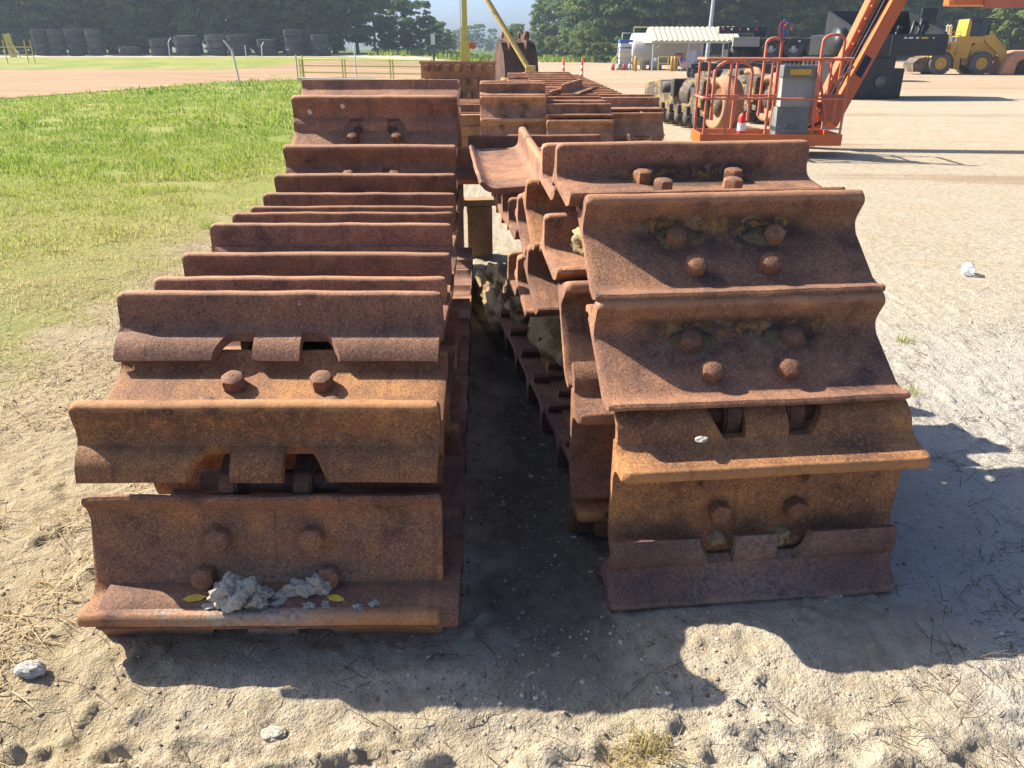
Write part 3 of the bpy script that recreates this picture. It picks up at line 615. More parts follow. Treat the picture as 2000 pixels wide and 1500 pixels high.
for (X, Yt, Zt, a) in [(.10, 5.18, .985, 80), (.155, 5.52, 1.035, 88)]:
    y_, z_ = tipbase(Yt, Zt, a); add_shoe(RT, SHOE_R, WR, M['rust'], shoe_matrix(X, y_, z_, a, -1, 4), False, True)
for i in range(9):
    add_shoe(RT, SHOE_R, WR, M['rust'], shoe_matrix(.74 - .033 * i, 2.30 + .318 * i, .135, -90, -1, YR), False, False)

# --- folded track behind it, its shoe ends standing out to the left
FT = root_at(0.62, 2.4, 8.0, 'folded rusty crawler track half hidden behind the bolted shoes, packed with sand', group='crawler tracks lying in the yard')
for (xl, Y, Z, a, mt) in [(.205, 2.33, .16, -8, 'rust_warm'), (.195, 2.30, .52, 2, 'rust'), (.165, 2.60, .80, 32, 'rust'), (.115, 2.90, .905, 82, 'rust')]:
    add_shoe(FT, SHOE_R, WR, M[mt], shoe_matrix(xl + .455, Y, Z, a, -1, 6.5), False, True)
for (xl, Yt, Zt, a) in [(.06, 3.20, .83, 70), (.02, 3.48, .72, 72), (-.02, 3.78, .66, 90)]:
    y_, z_ = tipbase(Yt, Zt, a); add_shoe(FT, SHOE_R, WR, M['rust'], shoe_matrix(xl + .455, y_, z_, a, -1, 7), False, False)
for i in range(8):        # ground run with its left ends in the aisle
    add_shoe(FT, SHOE_R, WR, M['rust_grey'], shoe_matrix(.235 - .055 * i + .455, 2.52 + .315 * i, .125, -90, -1, 9.5), False, False)

# --- loose shoe lying on top of the sagging run
me = SHOE_R[1].copy(); me.name = 'loose_track_shoe'; me.materials.clear(); me.materials.append(M['rust'])
ls = link('loose_track_shoe', me, None, T(.08, 4.56, 1.005) @ RZ(-84) @ RX(4) @ RY(5) @ T(.15, 0.02, 0)); tag(ls, 'loose rusty track shoe lying crosswise on the sagging track', 'track shoe')

# --- mud, stones, leaves, blocks
def lump(name, mat, loc, size, seed, label, cat, amp=0.28, sub=3, flat=0.0, rot=0):
    bm = bmesh.new(); bmesh.ops.create_icosphere(bm, subdivisions=sub, radius=1)
    for v in bm.verts:
        d = v.co.normalized(); k = 1 + amp * mnoise.fractal(d * 1.7 + Vector((seed, seed * 2.3, 0)), 0.9, 2.1, 5)
        # broken facets
        k = min(k, 1.0 + 0.25 * abs(mnoise.noise(d * 2.3 + Vector((seed, 0, 3))))) + amp * (.30 * mnoise.noise(d * 6 + Vector((0, seed, 1))) + .22 * mnoise.noise(d * 14 + Vector((seed, 5, 1))) + (.14 * mnoise.noise(d * 31 + Vector((seed, 5, 9))) if sub > 3 else 0))
        v.co = Vector((d.x * size[0], d.y * size[1], d.z * size[2])) * k
        if v.co.z < -size[2] * (1 - flat): v.co.z = -size[2] * (1 - flat)
    me = bpy.data.meshes.new(name); bm.to_mesh(me); bm.free(); me.materials.append(mat)
    me.polygons.foreach_set('use_smooth', [sub > 3] * len(me.polygons))
    o = link(name, me, None, T(*loc) @ RZ(rot)); tag(o, label, cat); return o
def clod(parts, label, seed):
    """a broken clod: several faceted chunks grown together"""
    mb = MB()
    for k, (loc_, sz) in enumerate(parts):
        bm = bmesh.new(); bmesh.ops.create_icosphere(bm, subdivisions=4, radius=1)
        for v in bm.verts:
            d = v.co.normalized(); q = d * 1.6 + Vector((seed + k * 3.1, k * 1.7, seed)); kk = 1 + .55 * mnoise.noise(q) + .30 * mnoise.noise(q * 2.4) + .16 * mnoise.noise(q * 6) + .10 * mnoise.noise(q * 14)
            v.co = Vector((d.x * sz[0], d.y * sz[1], d.z * sz[2])) * kk
        bm.verts.index_update(); mb.add([v.co[:] for v in bm.verts], [[v.index for v in f.verts] for f in bm.faces], T(*loc_)); bm.free()
    o = mb.build('clay_clod', M['clay']); tag(o, label, 'clod')
clod([((-.775, 1.728, .187), (.058, .040, .047)), ((-.715, 1.735, .172), (.040, .035, .030)), ((-.83, 1.745, .163), (.022, .02, .018))], 'pale grey clay clod sitting on the front grouser of the long track', 3.3)
clod([((-.60, 1.762, .172), (.045, .022, .030)), ((-.55, 1.765, .178), (.035, .020, .034)), ((-.65, 1.752, .160), (.03, .02, .014))], 'smaller crumbled clay heap right of the big clod on the grouser', 6.1)
clod([((-.70 + .045 * k, 1.715 + .012 * (k % 3), .152 + .004 * (k % 2)), (.020 - .001 * k, .014, .008)) for k in range(-3, 8)], 'spill of clay crumbs along the front grouser of the long track', 9.2)
p = ground_at(62, 1314); lump('stone', M['stone'], (p.x, p.y, H(p.x, p.y) + .010), (.042, .026, .024), 2.2, 'white stone on bare soil at the lower left', 'stone', .3, 3, .3)
p = ground_at(530, 1408); lump('stone', M['clay'], (p.x, p.y, H(p.x, p.y) + .002), (.036, .024, .012), 6.2, 'flat pale stone half buried in front of the shade', 'stone', .3, 3, .3)
lump('stone', M['stone'], (.545, 1.965, .548), (.022, .016, .009), 4.2, 'small flat stone lying on the jutting grouser of the bolted track', 'stone', .4, 2, .3, 30)
lump('sand_clump', M['sand'], (.31, 2.80, .93), (.085, .09, .085), 7.7, 'yellow sand clump packed behind the second bolted shoe', 'sand', .4, 4, .2)
lump('sand_clump', M['sand'], (.325, 2.50, .74), (.06, .04, .075), 9.7, 'yellow sand clump stuck on the shoe end beside the aisle', 'sand', .4, 4, .2)
lump('stone', M['stone'], (.165, 2.86, .925), (.022, .02, .018), 1.3, 'round white pebble on the shoe ledge beside the sand', 'stone', .15, 2, .2)
lump('dirt_heap', M['dirt'], (-.02, 4.75, .0), (.22, .75, .24), 12.3, 'heap of sandy dirt spilled between the two tracks', 'dirt heap', .5, 5, .95, 8)
lump('dirt_heap', M['dirt'], (.50, 3.75, .10), (.36, .75, .36), 15.3, 'sandy dirt packed inside the folded track', 'dirt heap', .4, 5, .95, 8)
lump('dirt_heap', M['dirt'], (.66, 2.85, .12), (.36, .30, .10), 18.3, 'low drift of dirt on the shoes of the folded track', 'dirt heap', .5, 5, .9, 0)
mb = MB(); mb.box((-.10, -.08, 0), (.10, .08, .42), None, .006); blk = mb.build('timber_block', M['timber'], None, T(-.265, 6.25, .0) @ RZ(6)); tag(blk, 'upright orange brown timber block between the tracks', 'block')
mb = MB(); mb.box((-.16, -.07, 0), (.16, .07, .05), None, .004); blk = mb.build('timber_block', M['timber'], None, T(-.27, 6.25, .424) @ RZ(8)); tag(blk, 'pale board lying on the upright timber block', 'block')
def leaf(loc, rz, s, label):
    mb = MB(); pts = [(-1, 0, 0), (-.5, .32, .06), (0, .42, .10), (.5, .3, .05), (1, 0, .12), (.5, -.3, .02), (0, -.4, .05), (-.5, -.3, .0)]
    mb.add([(a * s, b * s, c * s) for a, b, c in pts] + [(0, 0, .0)], [(i, (i + 1) % 8, 8) for i in range(8)]); o = mb.build('fallen_leaf', M['leaf_yellow'], None, T(*loc) @ RZ(rz) @ RX(8)); tag(o, label, 'leaf')
leaf((-.89, 1.735, .166), 8, .034, 'yellow fallen leaf left of the clay clod')
leaf((-.495, 1.735, .166), -20, .030, 'yellow fallen leaf at the lower right bolt of the front shoe')
# bottle
bt = thing('plastic_bottle', 'crushed clear plastic bottle lying on the pale ground at right', 'bottle', ground_at(1902, 545))
mb = MB(); mb.lathe([(.001, 0), (.040, .003), (.045, .015), (.041, .035), (.045, .055), (.042, .075), (.044, .09), (.034, .105), (.018, .118), (.017, .13)], 18, T(-.02, .06, .048) @ RZ(62) @ RY(90)); mb.build('bottle_body', M['bottle'], bt)
mb = MB(); mb.lathe([(.019, 0), (.019, .014)], 14, T(-.02, .06, .048) @ RZ(62) @ RY(90) @ T(0, 0, .128)); mb.build('cap', M['white'], bt)
# packed soil in the notches of the lowest bolted shoe
for k_, (dx_, w_) in enumerate(((-.105, .055), (.10, .062))):
    q = Vector((.7425, 2.004, .063)) + Vector((dx_ * math.cos(R(YR)), dx_ * math.sin(R(YR)), 0)); q += Vector((0, .045, .100))
    lump('soil_plug', M['dirt'], q, (w_ * .8, .05, .04), 21 + k_, ('left' if k_ == 0 else 'right') + ' plug of soil packed in a notch of the lowest bolted shoe', 'soil', .3, 4, .1)

# ------------------------------------------------------------------ further tracks lying behind
def path_track(label, X, Y, yaw, pts, Wd=WR, order=-1, mats=('rust_far',), bolts_at=(), name='crawler_track'):
    """pts: (distance behind the front, base height, lean) for each shoe in view"""
    r = root_at(X, Y, yaw, label, group='crawler tracks lying in the yard')
    ms = SHOE_R if Wd < .95 else SHOE_L
    for i, (dy, z, a) in enumerate(pts):
        Mw = r.matrix_world @ shoe_matrix(0, dy, z, a, order, random.Random(i * 3 + int(X * 10)).uniform(-1.2, 1.2))
        add_shoe(r, ms, Wd, M[mats[i % len(mats)]], Mw, i in bolts_at, i < 4)
    return r
col = [(0.10, .06, -50), (0.02, .36, -4), (.10, .66, 18)]
path_track('rusty crawler track in the middle distance with two bolted shoes facing front', 0.02, 11.15, 2, [(.12, .10, -40), (.0, .36, 0), (.04, .64, 22), (.16, .90, 35), (.42, 1.02, 78), (.73, 1.03, 88), (1.04, 1.02, 90), (1.35, 1.0, 92), (1.66, .98, 90), (1.98, .97, 90), (2.3, .95, 90)], bolts_at=(2, 3))
path_track('rusty crawler track right of the middle pile, its front links showing', .93, 11.0, 2, [(.12, .08, -40), (.0, .33, -6), (.05, .62, 30), (.34, .76, 82), (.66, .78, 90), (.98, .77, 92), (1.3, .80, 86), (1.62, .82, 90), (1.95, .80, 90), (2.27, .82, 88), (2.6, .84, 88), (2.93, .86, 90)] + [(3.25 + .33 * k, .86 + .02 * k, 88) for k in range(9)], bolts_at=(1,))
path_track('rusty crawler track beside the yellow undercarriage with tilted pale links', 1.83, 12.2, 5, [(.12, .08, -35), (.0, .34, 0), (.06, .62, 34), (.34, .78, 78), (.66, .80, 84), (1.0, .78, 92), (1.32, .74, 90), (1.64, .70, 88), (1.97, .68, 86)] + [(2.3 + .34 * k, .69 + .012 * k, 84 + 5 * (k % 2)) for k in range(17)], bolts_at=(1,))
path_track('rusty crawler track farther back behind the middle pile', .45, 15.2, 3, [(.05, .12, -20), (.0, .42, 5), (.05, .74, 30), (.36, .92, 80), (.70, .96, 86), (1.05, .98, 88), (1.4, 1.0, 88), (1.8, 1.0, 90)], bolts_at=(2,))
path_track('low rusty crawler track behind the two orange marker posts', 1.35, 15.6, 3, [(.05, .10, -10), (.05, .40, 24), (.38, .56, 82), (.70, .58, 88), (1.03, .60, 88), (1.36, .62, 88), (1.7, .62, 90)])
path_track('rusty crawler track stacked on timber beside the long track', -.55, 13.4, 0, [(.0, .30, 0), (.05, .50, 34), (.36, .60, 84), (.7, .60, 90), (1.02, .60, 90), (1.35, .60, 90), (1.7, .60, 90)])
for i, (x, y, z) in enumerate([(-.62, 12.6, .0), (-.60, 12.62, .16), (-.64, 12.58, .32), (-.62, 12.6, .48)]):
    mb = MB(); mb.box((-.34, -.10, 0), (.34, .10, .156), None, .008)
    o = mb.build('timber_block', M['timber'], None, T(x, y, z) @ RZ((-6, 5, -3, 7)[i])); tag(o, ('lowest', 'second', 'third', 'topmost')[i] + ' timber in the crib under the far track', 'block', 'crib timbers')
# loose pale shoes thrown on the piles
def loose(x, y, z, rz, rx, ry, label, mat='rust_far'):
    me = SHOE_R[0].copy(); me.name = 'loose_track_shoe'; me.materials.clear(); me.materials.append(M[mat]); o = link('loose_track_shoe', me, None, T(x, y, z) @ RZ(rz) @ RX(rx) @ RY(ry)); tag(o, label, 'track shoe', 'loose track shoes')
loose(.80, 12.9, .90, 62, 4, -4, 'loose track shoe lying face up on the middle pile')
loose(.95, 13.1, .98, 68, 4, -3, 'loose track shoe overlapping another on the middle pile')
loose(1.75, 11.25, .30, 70, -10, 14, 'loose track shoe leaning by the undercarriage track')
loose(1.95, 11.0, .12, 78, 5, 4, 'loose track shoe flat on the ground before the undercarriage track')
# rack of shoes on edge with staggered lugs
g = at_y(895, 150, 21.0)
rk = thing('shoe_rack', 'rusty panel with rows of staggered lugs behind the long track', 'steel rack', (g.x, 21, 0), R(-6))
mb = MB(); mb.box((-.95, -.05, .0), (.95, .05, 1.22), None, .01); mb.build('panel', M['rust_far'], rk)
for r_ in range(4):
    for c_ in range(7):
        mb = MB(); mb.box((-.06, -.34, -.075), (.06, 0, .075), None, .012); mb.build('lug', M['rust_warm'], rk, T(-.86 + c_ * .27 + (.10 if r_ % 2 else 0), -.055, .16 + r_ * .32))
mb = MB(); mb.bar((-.98, -.02, 1.25), (.98, -.02, 1.25), .12, .06); mb.build('top_bar', M['rust_far'], rk)
# rusty pipe on end
g = at_y(992, 150, 17.0); mb = MB(); mb.lathe([(.13, 0), (.13, 1.02), (.10, 1.02), (.10, .6)], 20); mb.lathe([(.15, .96), (.15, 1.0), (.13, 1.0)], 20)
o = mb.build('pipe', M['rust_warm'], None, T(g.x, 17.0, 0)); tag(o, 'orange rusty steel pipe standing on end in the middle pile', 'pipe')

# ------------------------------------------------------------------ excavator bucket, derrick
g = at_y(1007, 140, 29.0)
bk = thing('excavator_bucket', 'large dark rusty excavator bucket standing mouth down', 'bucket', (g.x, 29, 0), R(20)); bk.scale = (.85, .85, .92)
poly = [(-.75, .35), (-.72, 1.0), (-.55, 1.55), (-.25, 1.9), (.15, 2.0), (.45, 1.75), (.72, 1.25), (.80, .8), (.72, .35)]
mb = MB(); mb.prism(poly, -.72, -.66); mb.prism(poly, .66, .72); 
for i in range(len(poly) - 1):
    a, b2 = poly[i], poly[i + 1]; mb.bar((0, a[0], a[1]), (0, b2[0], b2[1]), 1.32, .05, up=(1, 0, 0)) if False else mb.add([(-.66, a[0], a[1]), (.66, a[0], a[1]), (.66, b2[0], b2[1]), (-.66, b2[0], b2[1])], [(0, 1, 2, 3)])
mb.build('shell', M['link'], bk)
for sx in (-.42, .30):
    mb = MB(); mb.prism([(-.45, 1.5), (-.62, 2.05), (-.50, 2.28), (-.30, 2.30), (-.16, 2.12), (.05, 2.2), (.2, 2.32), (.38, 2.22), (.42, 1.95), (.3, 1.7)], sx - .05, sx + .05); mb.build('ear', M['link'], bk)
    mb = MB(); mb.lathe([(.13, -.09), (.13, .09)], 16, T(sx, -.42, 2.14) @ RY(90)); mb.lathe([(.11, -.09), (.11, .09)], 16, T(sx, .25, 2.18) @ RY(90)); mb.build('pin_boss', M['link'], bk)
for i in range(5):
    mb = MB(); mb.prism([(-.80, .42), (-.70, .42), (-.74, 0.02), (-.78, .02)], -.62 + i * .28, -.50 + i * .28); mb.build('tooth', M['rust_far'], bk)
mb = MB(); mb.prism([(.70, .37), (.74, .37), (.74, 0.0), (.70, 0.0)], -.66, .66); mb.build('heel_plate', M['rust'], bk)
g = at_y(909, 118, 33.0)
ms = thing('lifting_mast', 'tall yellow steel mast with an orange plate near its foot', 'mast', (g.x, 33, 0))
mb = MB(); mb.box((-.10, -.10, 0), (.10, .10, 7.5), None, .01); mb.build('post', M['yellow_rail'], ms)
mb = MB(); mb.box((-.28, -.25, 0), (.30, .25, 1.1), None, .02); mb.build('pedestal', M['rust_far'], ms)
mb = MB(); mb.box((-.18, -.17, 1.1), (.18, .17, 1.85), None, .02); mb.build('collar', M['yellow_rail'], ms)
mb = MB(); mb.tube([(-.16, -.1, 1.3), (-.16, -.1, 7.4)], .022, 6); mb.build('hoist_line', M['cream'], ms)
mb = MB(); mb.box((.13, -.125, 1.55), (.42, -.105, 1.78)); mb.build('notice_plate', M['orange'], ms)
for k in range(3): mb = MB(); mb.box((.16, -.1275, 1.60 + k * .06), (.38 - .04 * k, -.1255, 1.622 + k * .06)); mb.build('notice_line', M['brown'], ms)
mb = MB(); mb.bar((0, 0, 7.4), (1.6, 0, 7.7), .12, .16); mb.build('jib', M['yellow_rail'], ms)
g1 = at_y(1036, 140, 26.5); g2 = at_y(948, -6, 27.5)
lp = thing('leaning_boom', 'long leaning yellow boom pole streaked with rust', 'boom', (g1.x, g1.y, 0))
d = (g2 - g1); e = g1 + d * 1.5
mb = MB(); mb.tube([(0, 0, g1.z), (e.x - g1.x, e.y - g1.y, e.z)], .085, 10); mb.build('pole', M['yellow_rust'], lp)
mb = MB(); mb.box((-.25, -.2, 0), (.3, .2, g1.z - .02), None, .03); mb.build('stand', M['rust_far'], lp)
mb = MB(); mb.box((-.16, -.13, g1.z - .05), (.16, .13, g1.z + .18), None, .03); mb.build('foot_bracket', M['yellow_rust'], lp)

# ------------------------------------------------------------------ marker posts
for i, px in enumerate((1100, 1136)):
    g = ground_at(px, 163); dl = thing('delineator_post', ('left' if i == 0 else 'right') + ' orange marker post with white bands behind the track piles', 'marker post', g, 0, 'orange marker posts')
    mb = MB(); mb.lathe([(.02, 0), (.20, .005), (.20, .03), (.10, .05), (.075, .06)], 18); mb.build('base', M['black'], dl)
    mb = MB(); mb.lathe([(.075, .05), (.06, .5), (.052, 1.02), (.05, 1.08)], 14); mb.lathe([(.035, 1.08), (.045, 1.12), (.045, 1.17), (.02, 1.19)], 12); mb.build('tube', M['delineator'], dl)
    for z in (.42, .70): mb = MB(); mb.lathe([(.070, z), (.064, z + .12)], 14, close=False); mb.build('reflective_band', M['reflector'], dl)

# ------------------------------------------------------------------ railings, bent posts, sign, tyres at left
def rail(label, pts, posts, hts, mat='yellow_rail', r=.032):
    rt = thing('railing', label, 'railing', pts[0], 0, 'yellow railings'); p0 = Vector(pts[0])
    for h_ in hts:
        mb = MB(); mb.tube([(p - p0) + Vector((0, 0, h_)) for p in map(Vector, pts)], r, 6); mb.build('rail', M[mat], rt)
    for p, h_ in posts:
        q = Vector(p) - p0; mb = MB(); mb.tube([q, q + Vector((0, 0, h_))], r * 1.1, 6); mb.build('post', M[mat], rt)
a = ground_at(588, 158); b2 = ground_at(845, 163); a.z = terrain_big(np.array(a.x), np.array(a.y)) if False else 0; 
rail('low yellow pipe railing behind the long track', [a, b2], [(a.lerp(b2, t), 1.08) for t in (.0, .02, .34, .36, .70, .72, 1)], (.42, .74, 1.05))
a2 = a + Vector((0, -.2, 0)); mb = MB(); mb.bar((0, 0, .04), b2 - a + Vector((0, 0, .04)), .5, .3); o = mb.build('culvert_kerb', M['concrete'], None, T(a.x + .05, a.y - .3, -.02)); tag(o, 'pale concrete culvert edge under the yellow railing', 'kerb')
a = ground_at(0, 138) + Vector((-6, -1, 0)); b2 = ground_at(72, 138)
for v_ in (a, b2): v_.z = H(v_.x, v_.y)
rail('yellow pipe railing at the far left beside the bank', [a, b2], [(a.lerp(b2, t), 1.35 + .25 * (t > .7)) for t in (0, .25, .48, .70, .78, .95, 1)], (.55, 1.1))
def bent(px, py, h_, lean, label, side=1, mat='white'):
    g = ground_at(px, py); g.z = H(g.x, g.y) - .05; mb = MB(); k = h_
    pts = [(0, 0, 0), (-side * lean * k * .3, 0, k * .72), (-side * (lean * k * .3 + .02), 0, k * .76), (-side * (lean * k * .3 + .18 * k), 0, k)] if lean > 0 else [(0, 0, 0), (0, 0, k)]
    mb.tube(pts, .045, 8); o = mb.build('bent_post', M[mat], None, T(*g)); tag(o, label, 'post', 'posts along the clay road')
bent(469, 166, 1.95, .25, 'tall white bent pipe post on the near grass edge')
bent(335, 131, 1.65, .12, 'white bent pipe post leaning right, left of a pair', -1)
bent(349, 124, 1.75, .12, 'white bent pipe post leaning left, right of a pair', 1)
bent(483, 128, 1.2, 0, 'short straight white post behind the tall bent one')
bent(514, 127, 1.5, .10, 'thin white bent post before the low tyre pair', -1)
bent(696, 149, 1.75, 0, 'straight white post behind the yellow railing')
bent(582, 154, 1.5, 0, 'cream post at the left end of the railing', 1, 'cream'); bent(594, 152, 1.45, 0, 'yellow post just inside the railing end', 1, 'yellow_rail')
bent(455, 127, .95, 0, 'stubby yellow post below the tyre stacks', 1, 'yellow_rail'); bent(872, 128, .9, 0, 'first of two cream stub posts by the mast', 1, 'cream'); bent(878, 128, .9, 0, 'second of two cream stub posts by the mast', 1, 'cream')
g = ground_at(28, 116, .55); sg = thing('marker_board', 'yellow board with a rust patch leaning at far left', 'board', (g.x, g.y, H(g.x, g.y)), 0)
mb = MB(); mb.box((-.35, -.04, 0), (.35, .04, 2.2), RY(-6), .02); mb.build('board', M['yellow_rail'], sg); mb = MB(); mb.bar((.1, -.06, .3), (-.15, -.06, 1.4), .22, .03, up=(0, 1, 0)); mb.build('rust_patch', M['rust_far'], sg)
mb = MB(); mb.bar((.25, .7, 0), (0, .06, 1.6), .08, .08); mb.build('prop', M['yellow_rail'], sg)
g = at_y(848, 130, 46); sp = thing('road_sign', 'black sign post with pale sign backs before the wood', 'sign', (g.x, 46, H(g.x, 46)), 0)
mb = MB(); mb.tube([(0, 0, 0), (0, 0, 2.55)], .05, 8); mb.build('post', M['black'], sp)
mb = MB(); mb.box((-.13, -.06, 1.95), (.10, -.03, 2.5)); mb.build('upper_panel', M['white'], sp); mb = MB(); mb.box((-.08, -.06, 1.5), (.10, -.03, 1.9)); mb.build('lower_panel', M['grey'], sp)

def tyre_mesh(D, Wt, lugs=26):
    mb = MB(); r = D / 2; w = Wt / 2; ri = r * .52
    mb.lathe([(ri, -w * .75), (ri * 1.08, -w * .95), (r * .82, -w), (r * .95, -w * .92), (r * .985, -w * .7), (r * .985, w * .7), (r * .95, w * .92), (r * .82, w), (ri * 1.08, w * .95), (ri, w * .75), (ri, -w * .75)], 28, close=False)
    for k in range(lugs):
        a = 2 * math.pi * k / lugs
        for sg_ in (-1, 1):
            aa = a + (math.pi / lugs if sg_ > 0 else 0); mb.box((-.045 * D / 1.6, r * .955, 0.02 if sg_ > 0 else -w * .98), (.045 * D / 1.6, r * 1.02, w * .98 if sg_ > 0 else -.02), Matrix.Rotation(aa, 4, 'Z') @ RY(sg_ * 10))
    return mb.mesh('tyre')
TY = tyre_mesh(1.5, .66); TYm = {}
for k in ('rubber', 'rubber_dusty'): c_ = TY.copy(); c_.name = 'tyre'; c_.materials.append(M[k]); TYm[k] = c_
ord_ = ['lowest', 'second', 'third', 'topmost']
stacks = [(50, 1, .8, 'rubber', 'behind the far left railing'), (86, 4, 1, 'rubber', 'in the leftmost tall stack'), (117, 4, 1, 'rubber', 'in the second tall stack from the left'), (151, 4, 1, 'rubber', 'in the third tall stack from the left'), (190, 4, 1, 'rubber_dusty', 'in the pale tall stack'),
          (258, 1, 1.3, 'rubber', 'lying alone left of the low pairs'), (315, 2, 1.2, 'rubber', 'in the low pair by the leaning white posts'), (368, 2, 1.45, 'rubber', 'in the wide pair left of the pale tread stack'), (426, 3, 1.25, 'rubber_dusty', 'in the pale tread stack of three'),
          (468, 3, 1.3, 'rubber', 'in the dark stack behind the tall bent post'), (524, 2, 1.2, 'rubber', 'in the low pair right of the dark stack'), (576, 4, 1.15, 'rubber', 'in the front stack above the railing end'), (598, 4, 1.15, 'rubber', 'in the rear stack above the railing end'), (629, 3, 1.15, 'rubber', 'in the rightmost stack of the tyre row')]
for (px, n, sc, mt, where) in stacks:
    Yd = 92 if px != 598 else 95; g = at_y(px, 110, Yd); x0 = g.x; z0 = H(x0, Yd)
    for i in range(n):
        rs = random.Random(px * 7 + i); w_ = .66 * (sc if n < 3 else 1.0) * (1.0 if n == 4 else 1.08)
        o = link('tyre', TYm[mt], None, T(x0 + rs.uniform(-.06, .06), Yd, z0 + w_ * (i + .5)) @ RZ(rs.uniform(0, 360)) @ RX(rs.uniform(-2, 2)) @ Matrix.Diagonal((sc * (1.1 if sc > 1 else 1), sc * (1.1 if sc > 1 else 1), w_ / .66 * .93, 1)))
        pos = 'single' if n == 1 else ('lower' if i == 0 else 'upper') if n == 2 else ('lowest', 'middle', 'topmost')[i] if n == 3 else ord_[i]
        tag(o, f'{pos} {"dusty grey" if mt != "rubber" else "black"} machine tyre {where}', 'tyre', 'tyres stacked under the wood')

# ------------------------------------------------------------------ boom lift
d0 = 12.6
g = at_y(1506, 262, d0); zf = g.z
BL = thing('boom_lift', 'orange boom lift with its railed work platform lowered beside the yard machines', 'boom lift', (g.x, d0, 0), R(-3))
def tb(name, pts, r, mat='orange_faded', par=BL, seg=8): mb = MB(); mb.tube(pts, r, seg); return mb.build(name, M[mat], par)
w2, dp = 1.08, .86
mb = MB(); mb.box((-w2, -.02, zf - .17), (w2, .02, zf), None, .004); mb.box((-w2, dp - .02, zf - .17), (w2, dp + .02, zf), None, .004); mb.box((-w2 - .02, 0, zf - .168), (-w2 + .02, dp, zf - .002)); mb.box((w2 - .02, 0, zf - .168), (w2 + .02, dp, zf - .002)); mb.build('toe_board', M['orange'], BL)
mb = MB(); mb.box((-w2 + .02, .02, zf - .12), (w2 - .02, dp - .02, zf - .09)); mb.build('platform_floor', M['steel'], BL)
T1 = zf + 1.08
for yy, s_ in ((0, 1), (dp, 1)):
    tb('top_rail', [(-w2, yy, T1), (w2, yy, T1)], .021); tb('mid_rail', [(-w2 - .04, yy - .03, zf + .52), (w2 + .04, yy - .03, zf + .52)], .018)
for xx in (-w2, w2):
    tb('top_rail', [(xx, 0, T1), (xx, dp, T1)], .026); tb('mid_rail', [(xx, 0, zf + .52), (xx, dp, zf + .52)], .022)
for xx, yy in [(-w2 + .03, 0), (-.72, 0), (-.10, 0), (.62, 0), (w2 - .03, 0), (-w2 + .03, dp), (-.45, dp), (.2, dp), (.62, dp), (w2 - .03, dp)]:
    tb('upright', [(xx, yy, zf - .1), (xx, yy, T1)], .020)
for x0, x1, yy, hh in ((-.95, -.38, .06, T1 - .02), (-.02, .22, dp + .02, T1 + .30), (.60, .92, .02, T1 + .34)):
    r_ = (x1 - x0) / 2; cx = (x0 + x1) / 2
    tb('hoop', [(x0, yy, zf + .2)] + [(cx - r_ * math.cos(R(t)), yy, hh - r_ * .6 + r_ * .6 * math.sin(R(t))) for t in range(0, 181, 20)] + [(x1, yy, zf + .2)], .023)
tb('brace', [(.70, 0, T1 - .05), (.85, 0, T1 - .33), (1.1, 0, T1 - .1)], .022)
tb('slant_bar', [(.62, .05, zf + .9), (.85, .05, zf + .1)], .022)
mb = MB(); mb.box((.08, .05, zf + .82), (.66, .30, zf + 1.0), RX(0), .02); cb = mb.build('control_box', M['grey'], BL)
mb = MB(); mb.box((.18, .040, zf + .86), (.50, .052, zf + .94)); mb.build('warning_label', M['yellow'], cb)
for k in range(7): mb = MB(); mb.lathe([(.014, 0), (.012, .05), (.016, .06), (.004, .07)], 8, T(.16 + k * .065, .17, zf + 1.0)); mb.build('control_lever', M['black'], cb)
mb = MB(); mb.prism([(.06, zf + .40), (.12, zf + .82), (.26, zf + .82), (.30, zf + .40)], .10, .60); mb.build('seat_cover', M['grey_light'], BL)
mb = MB(); mb.prism([(.0, zf - .02), (.05, zf + .40), (.30, zf + .39), (.33, zf - .02)], .06, .56); cv = mb.build('lower_cover', M['grey'], BL)
# maker's letters scuffed on the lower cover
for k, segs in enumerate(([((.25, .16), (.23, .08)), ((.23, .08), (.19, .09))], [((.29, .16), (.27, .08)), ((.27, .08), (.31, .08))], [((.40, .16), (.34, .15)), ((.34, .15), (.33, .09)), ((.33, .09), (.38, .08)), ((.38, .08), (.385, .12)), ((.385, .12), (.36, .12))])):
    mb = MB()
    for (p_, q_) in segs: mb.bar((p_[0], .010 + p_[1] * .12 - .004, zf + p_[1]), (q_[0], .010 + q_[1] * .12 - .004, zf + q_[1]), .013, .008, up=(0, -1, 0))
    mb.build('letter', M['black'], cv)
mb = MB(); mb.box((.75, .10, zf + .18), (1.06, .16, zf + .58), None, .01); mb.build('mount_plate', M['orange_faded'], BL)
mb = MB(); mb.box((.62, .3, zf + .14), (.74, .9, zf + .60), None, .01); mb.build('mount_bracket', M['orange_faded'], BL)
mb = MB(); mb.tube([(.45, .4, zf + .05), (.75, .5, zf + .22), (.6, .6, zf + .5)], .03, 8); mb.tube([(.5, .45, zf + .0), (.9, .55, zf + .12), (.95, .6, zf + .45)], .025, 8); mb.build('hose', M['black'], BL)
tb('rotator_pin', [(.6, .25, zf + .42), (1.05, .25, zf + .42)], .05)
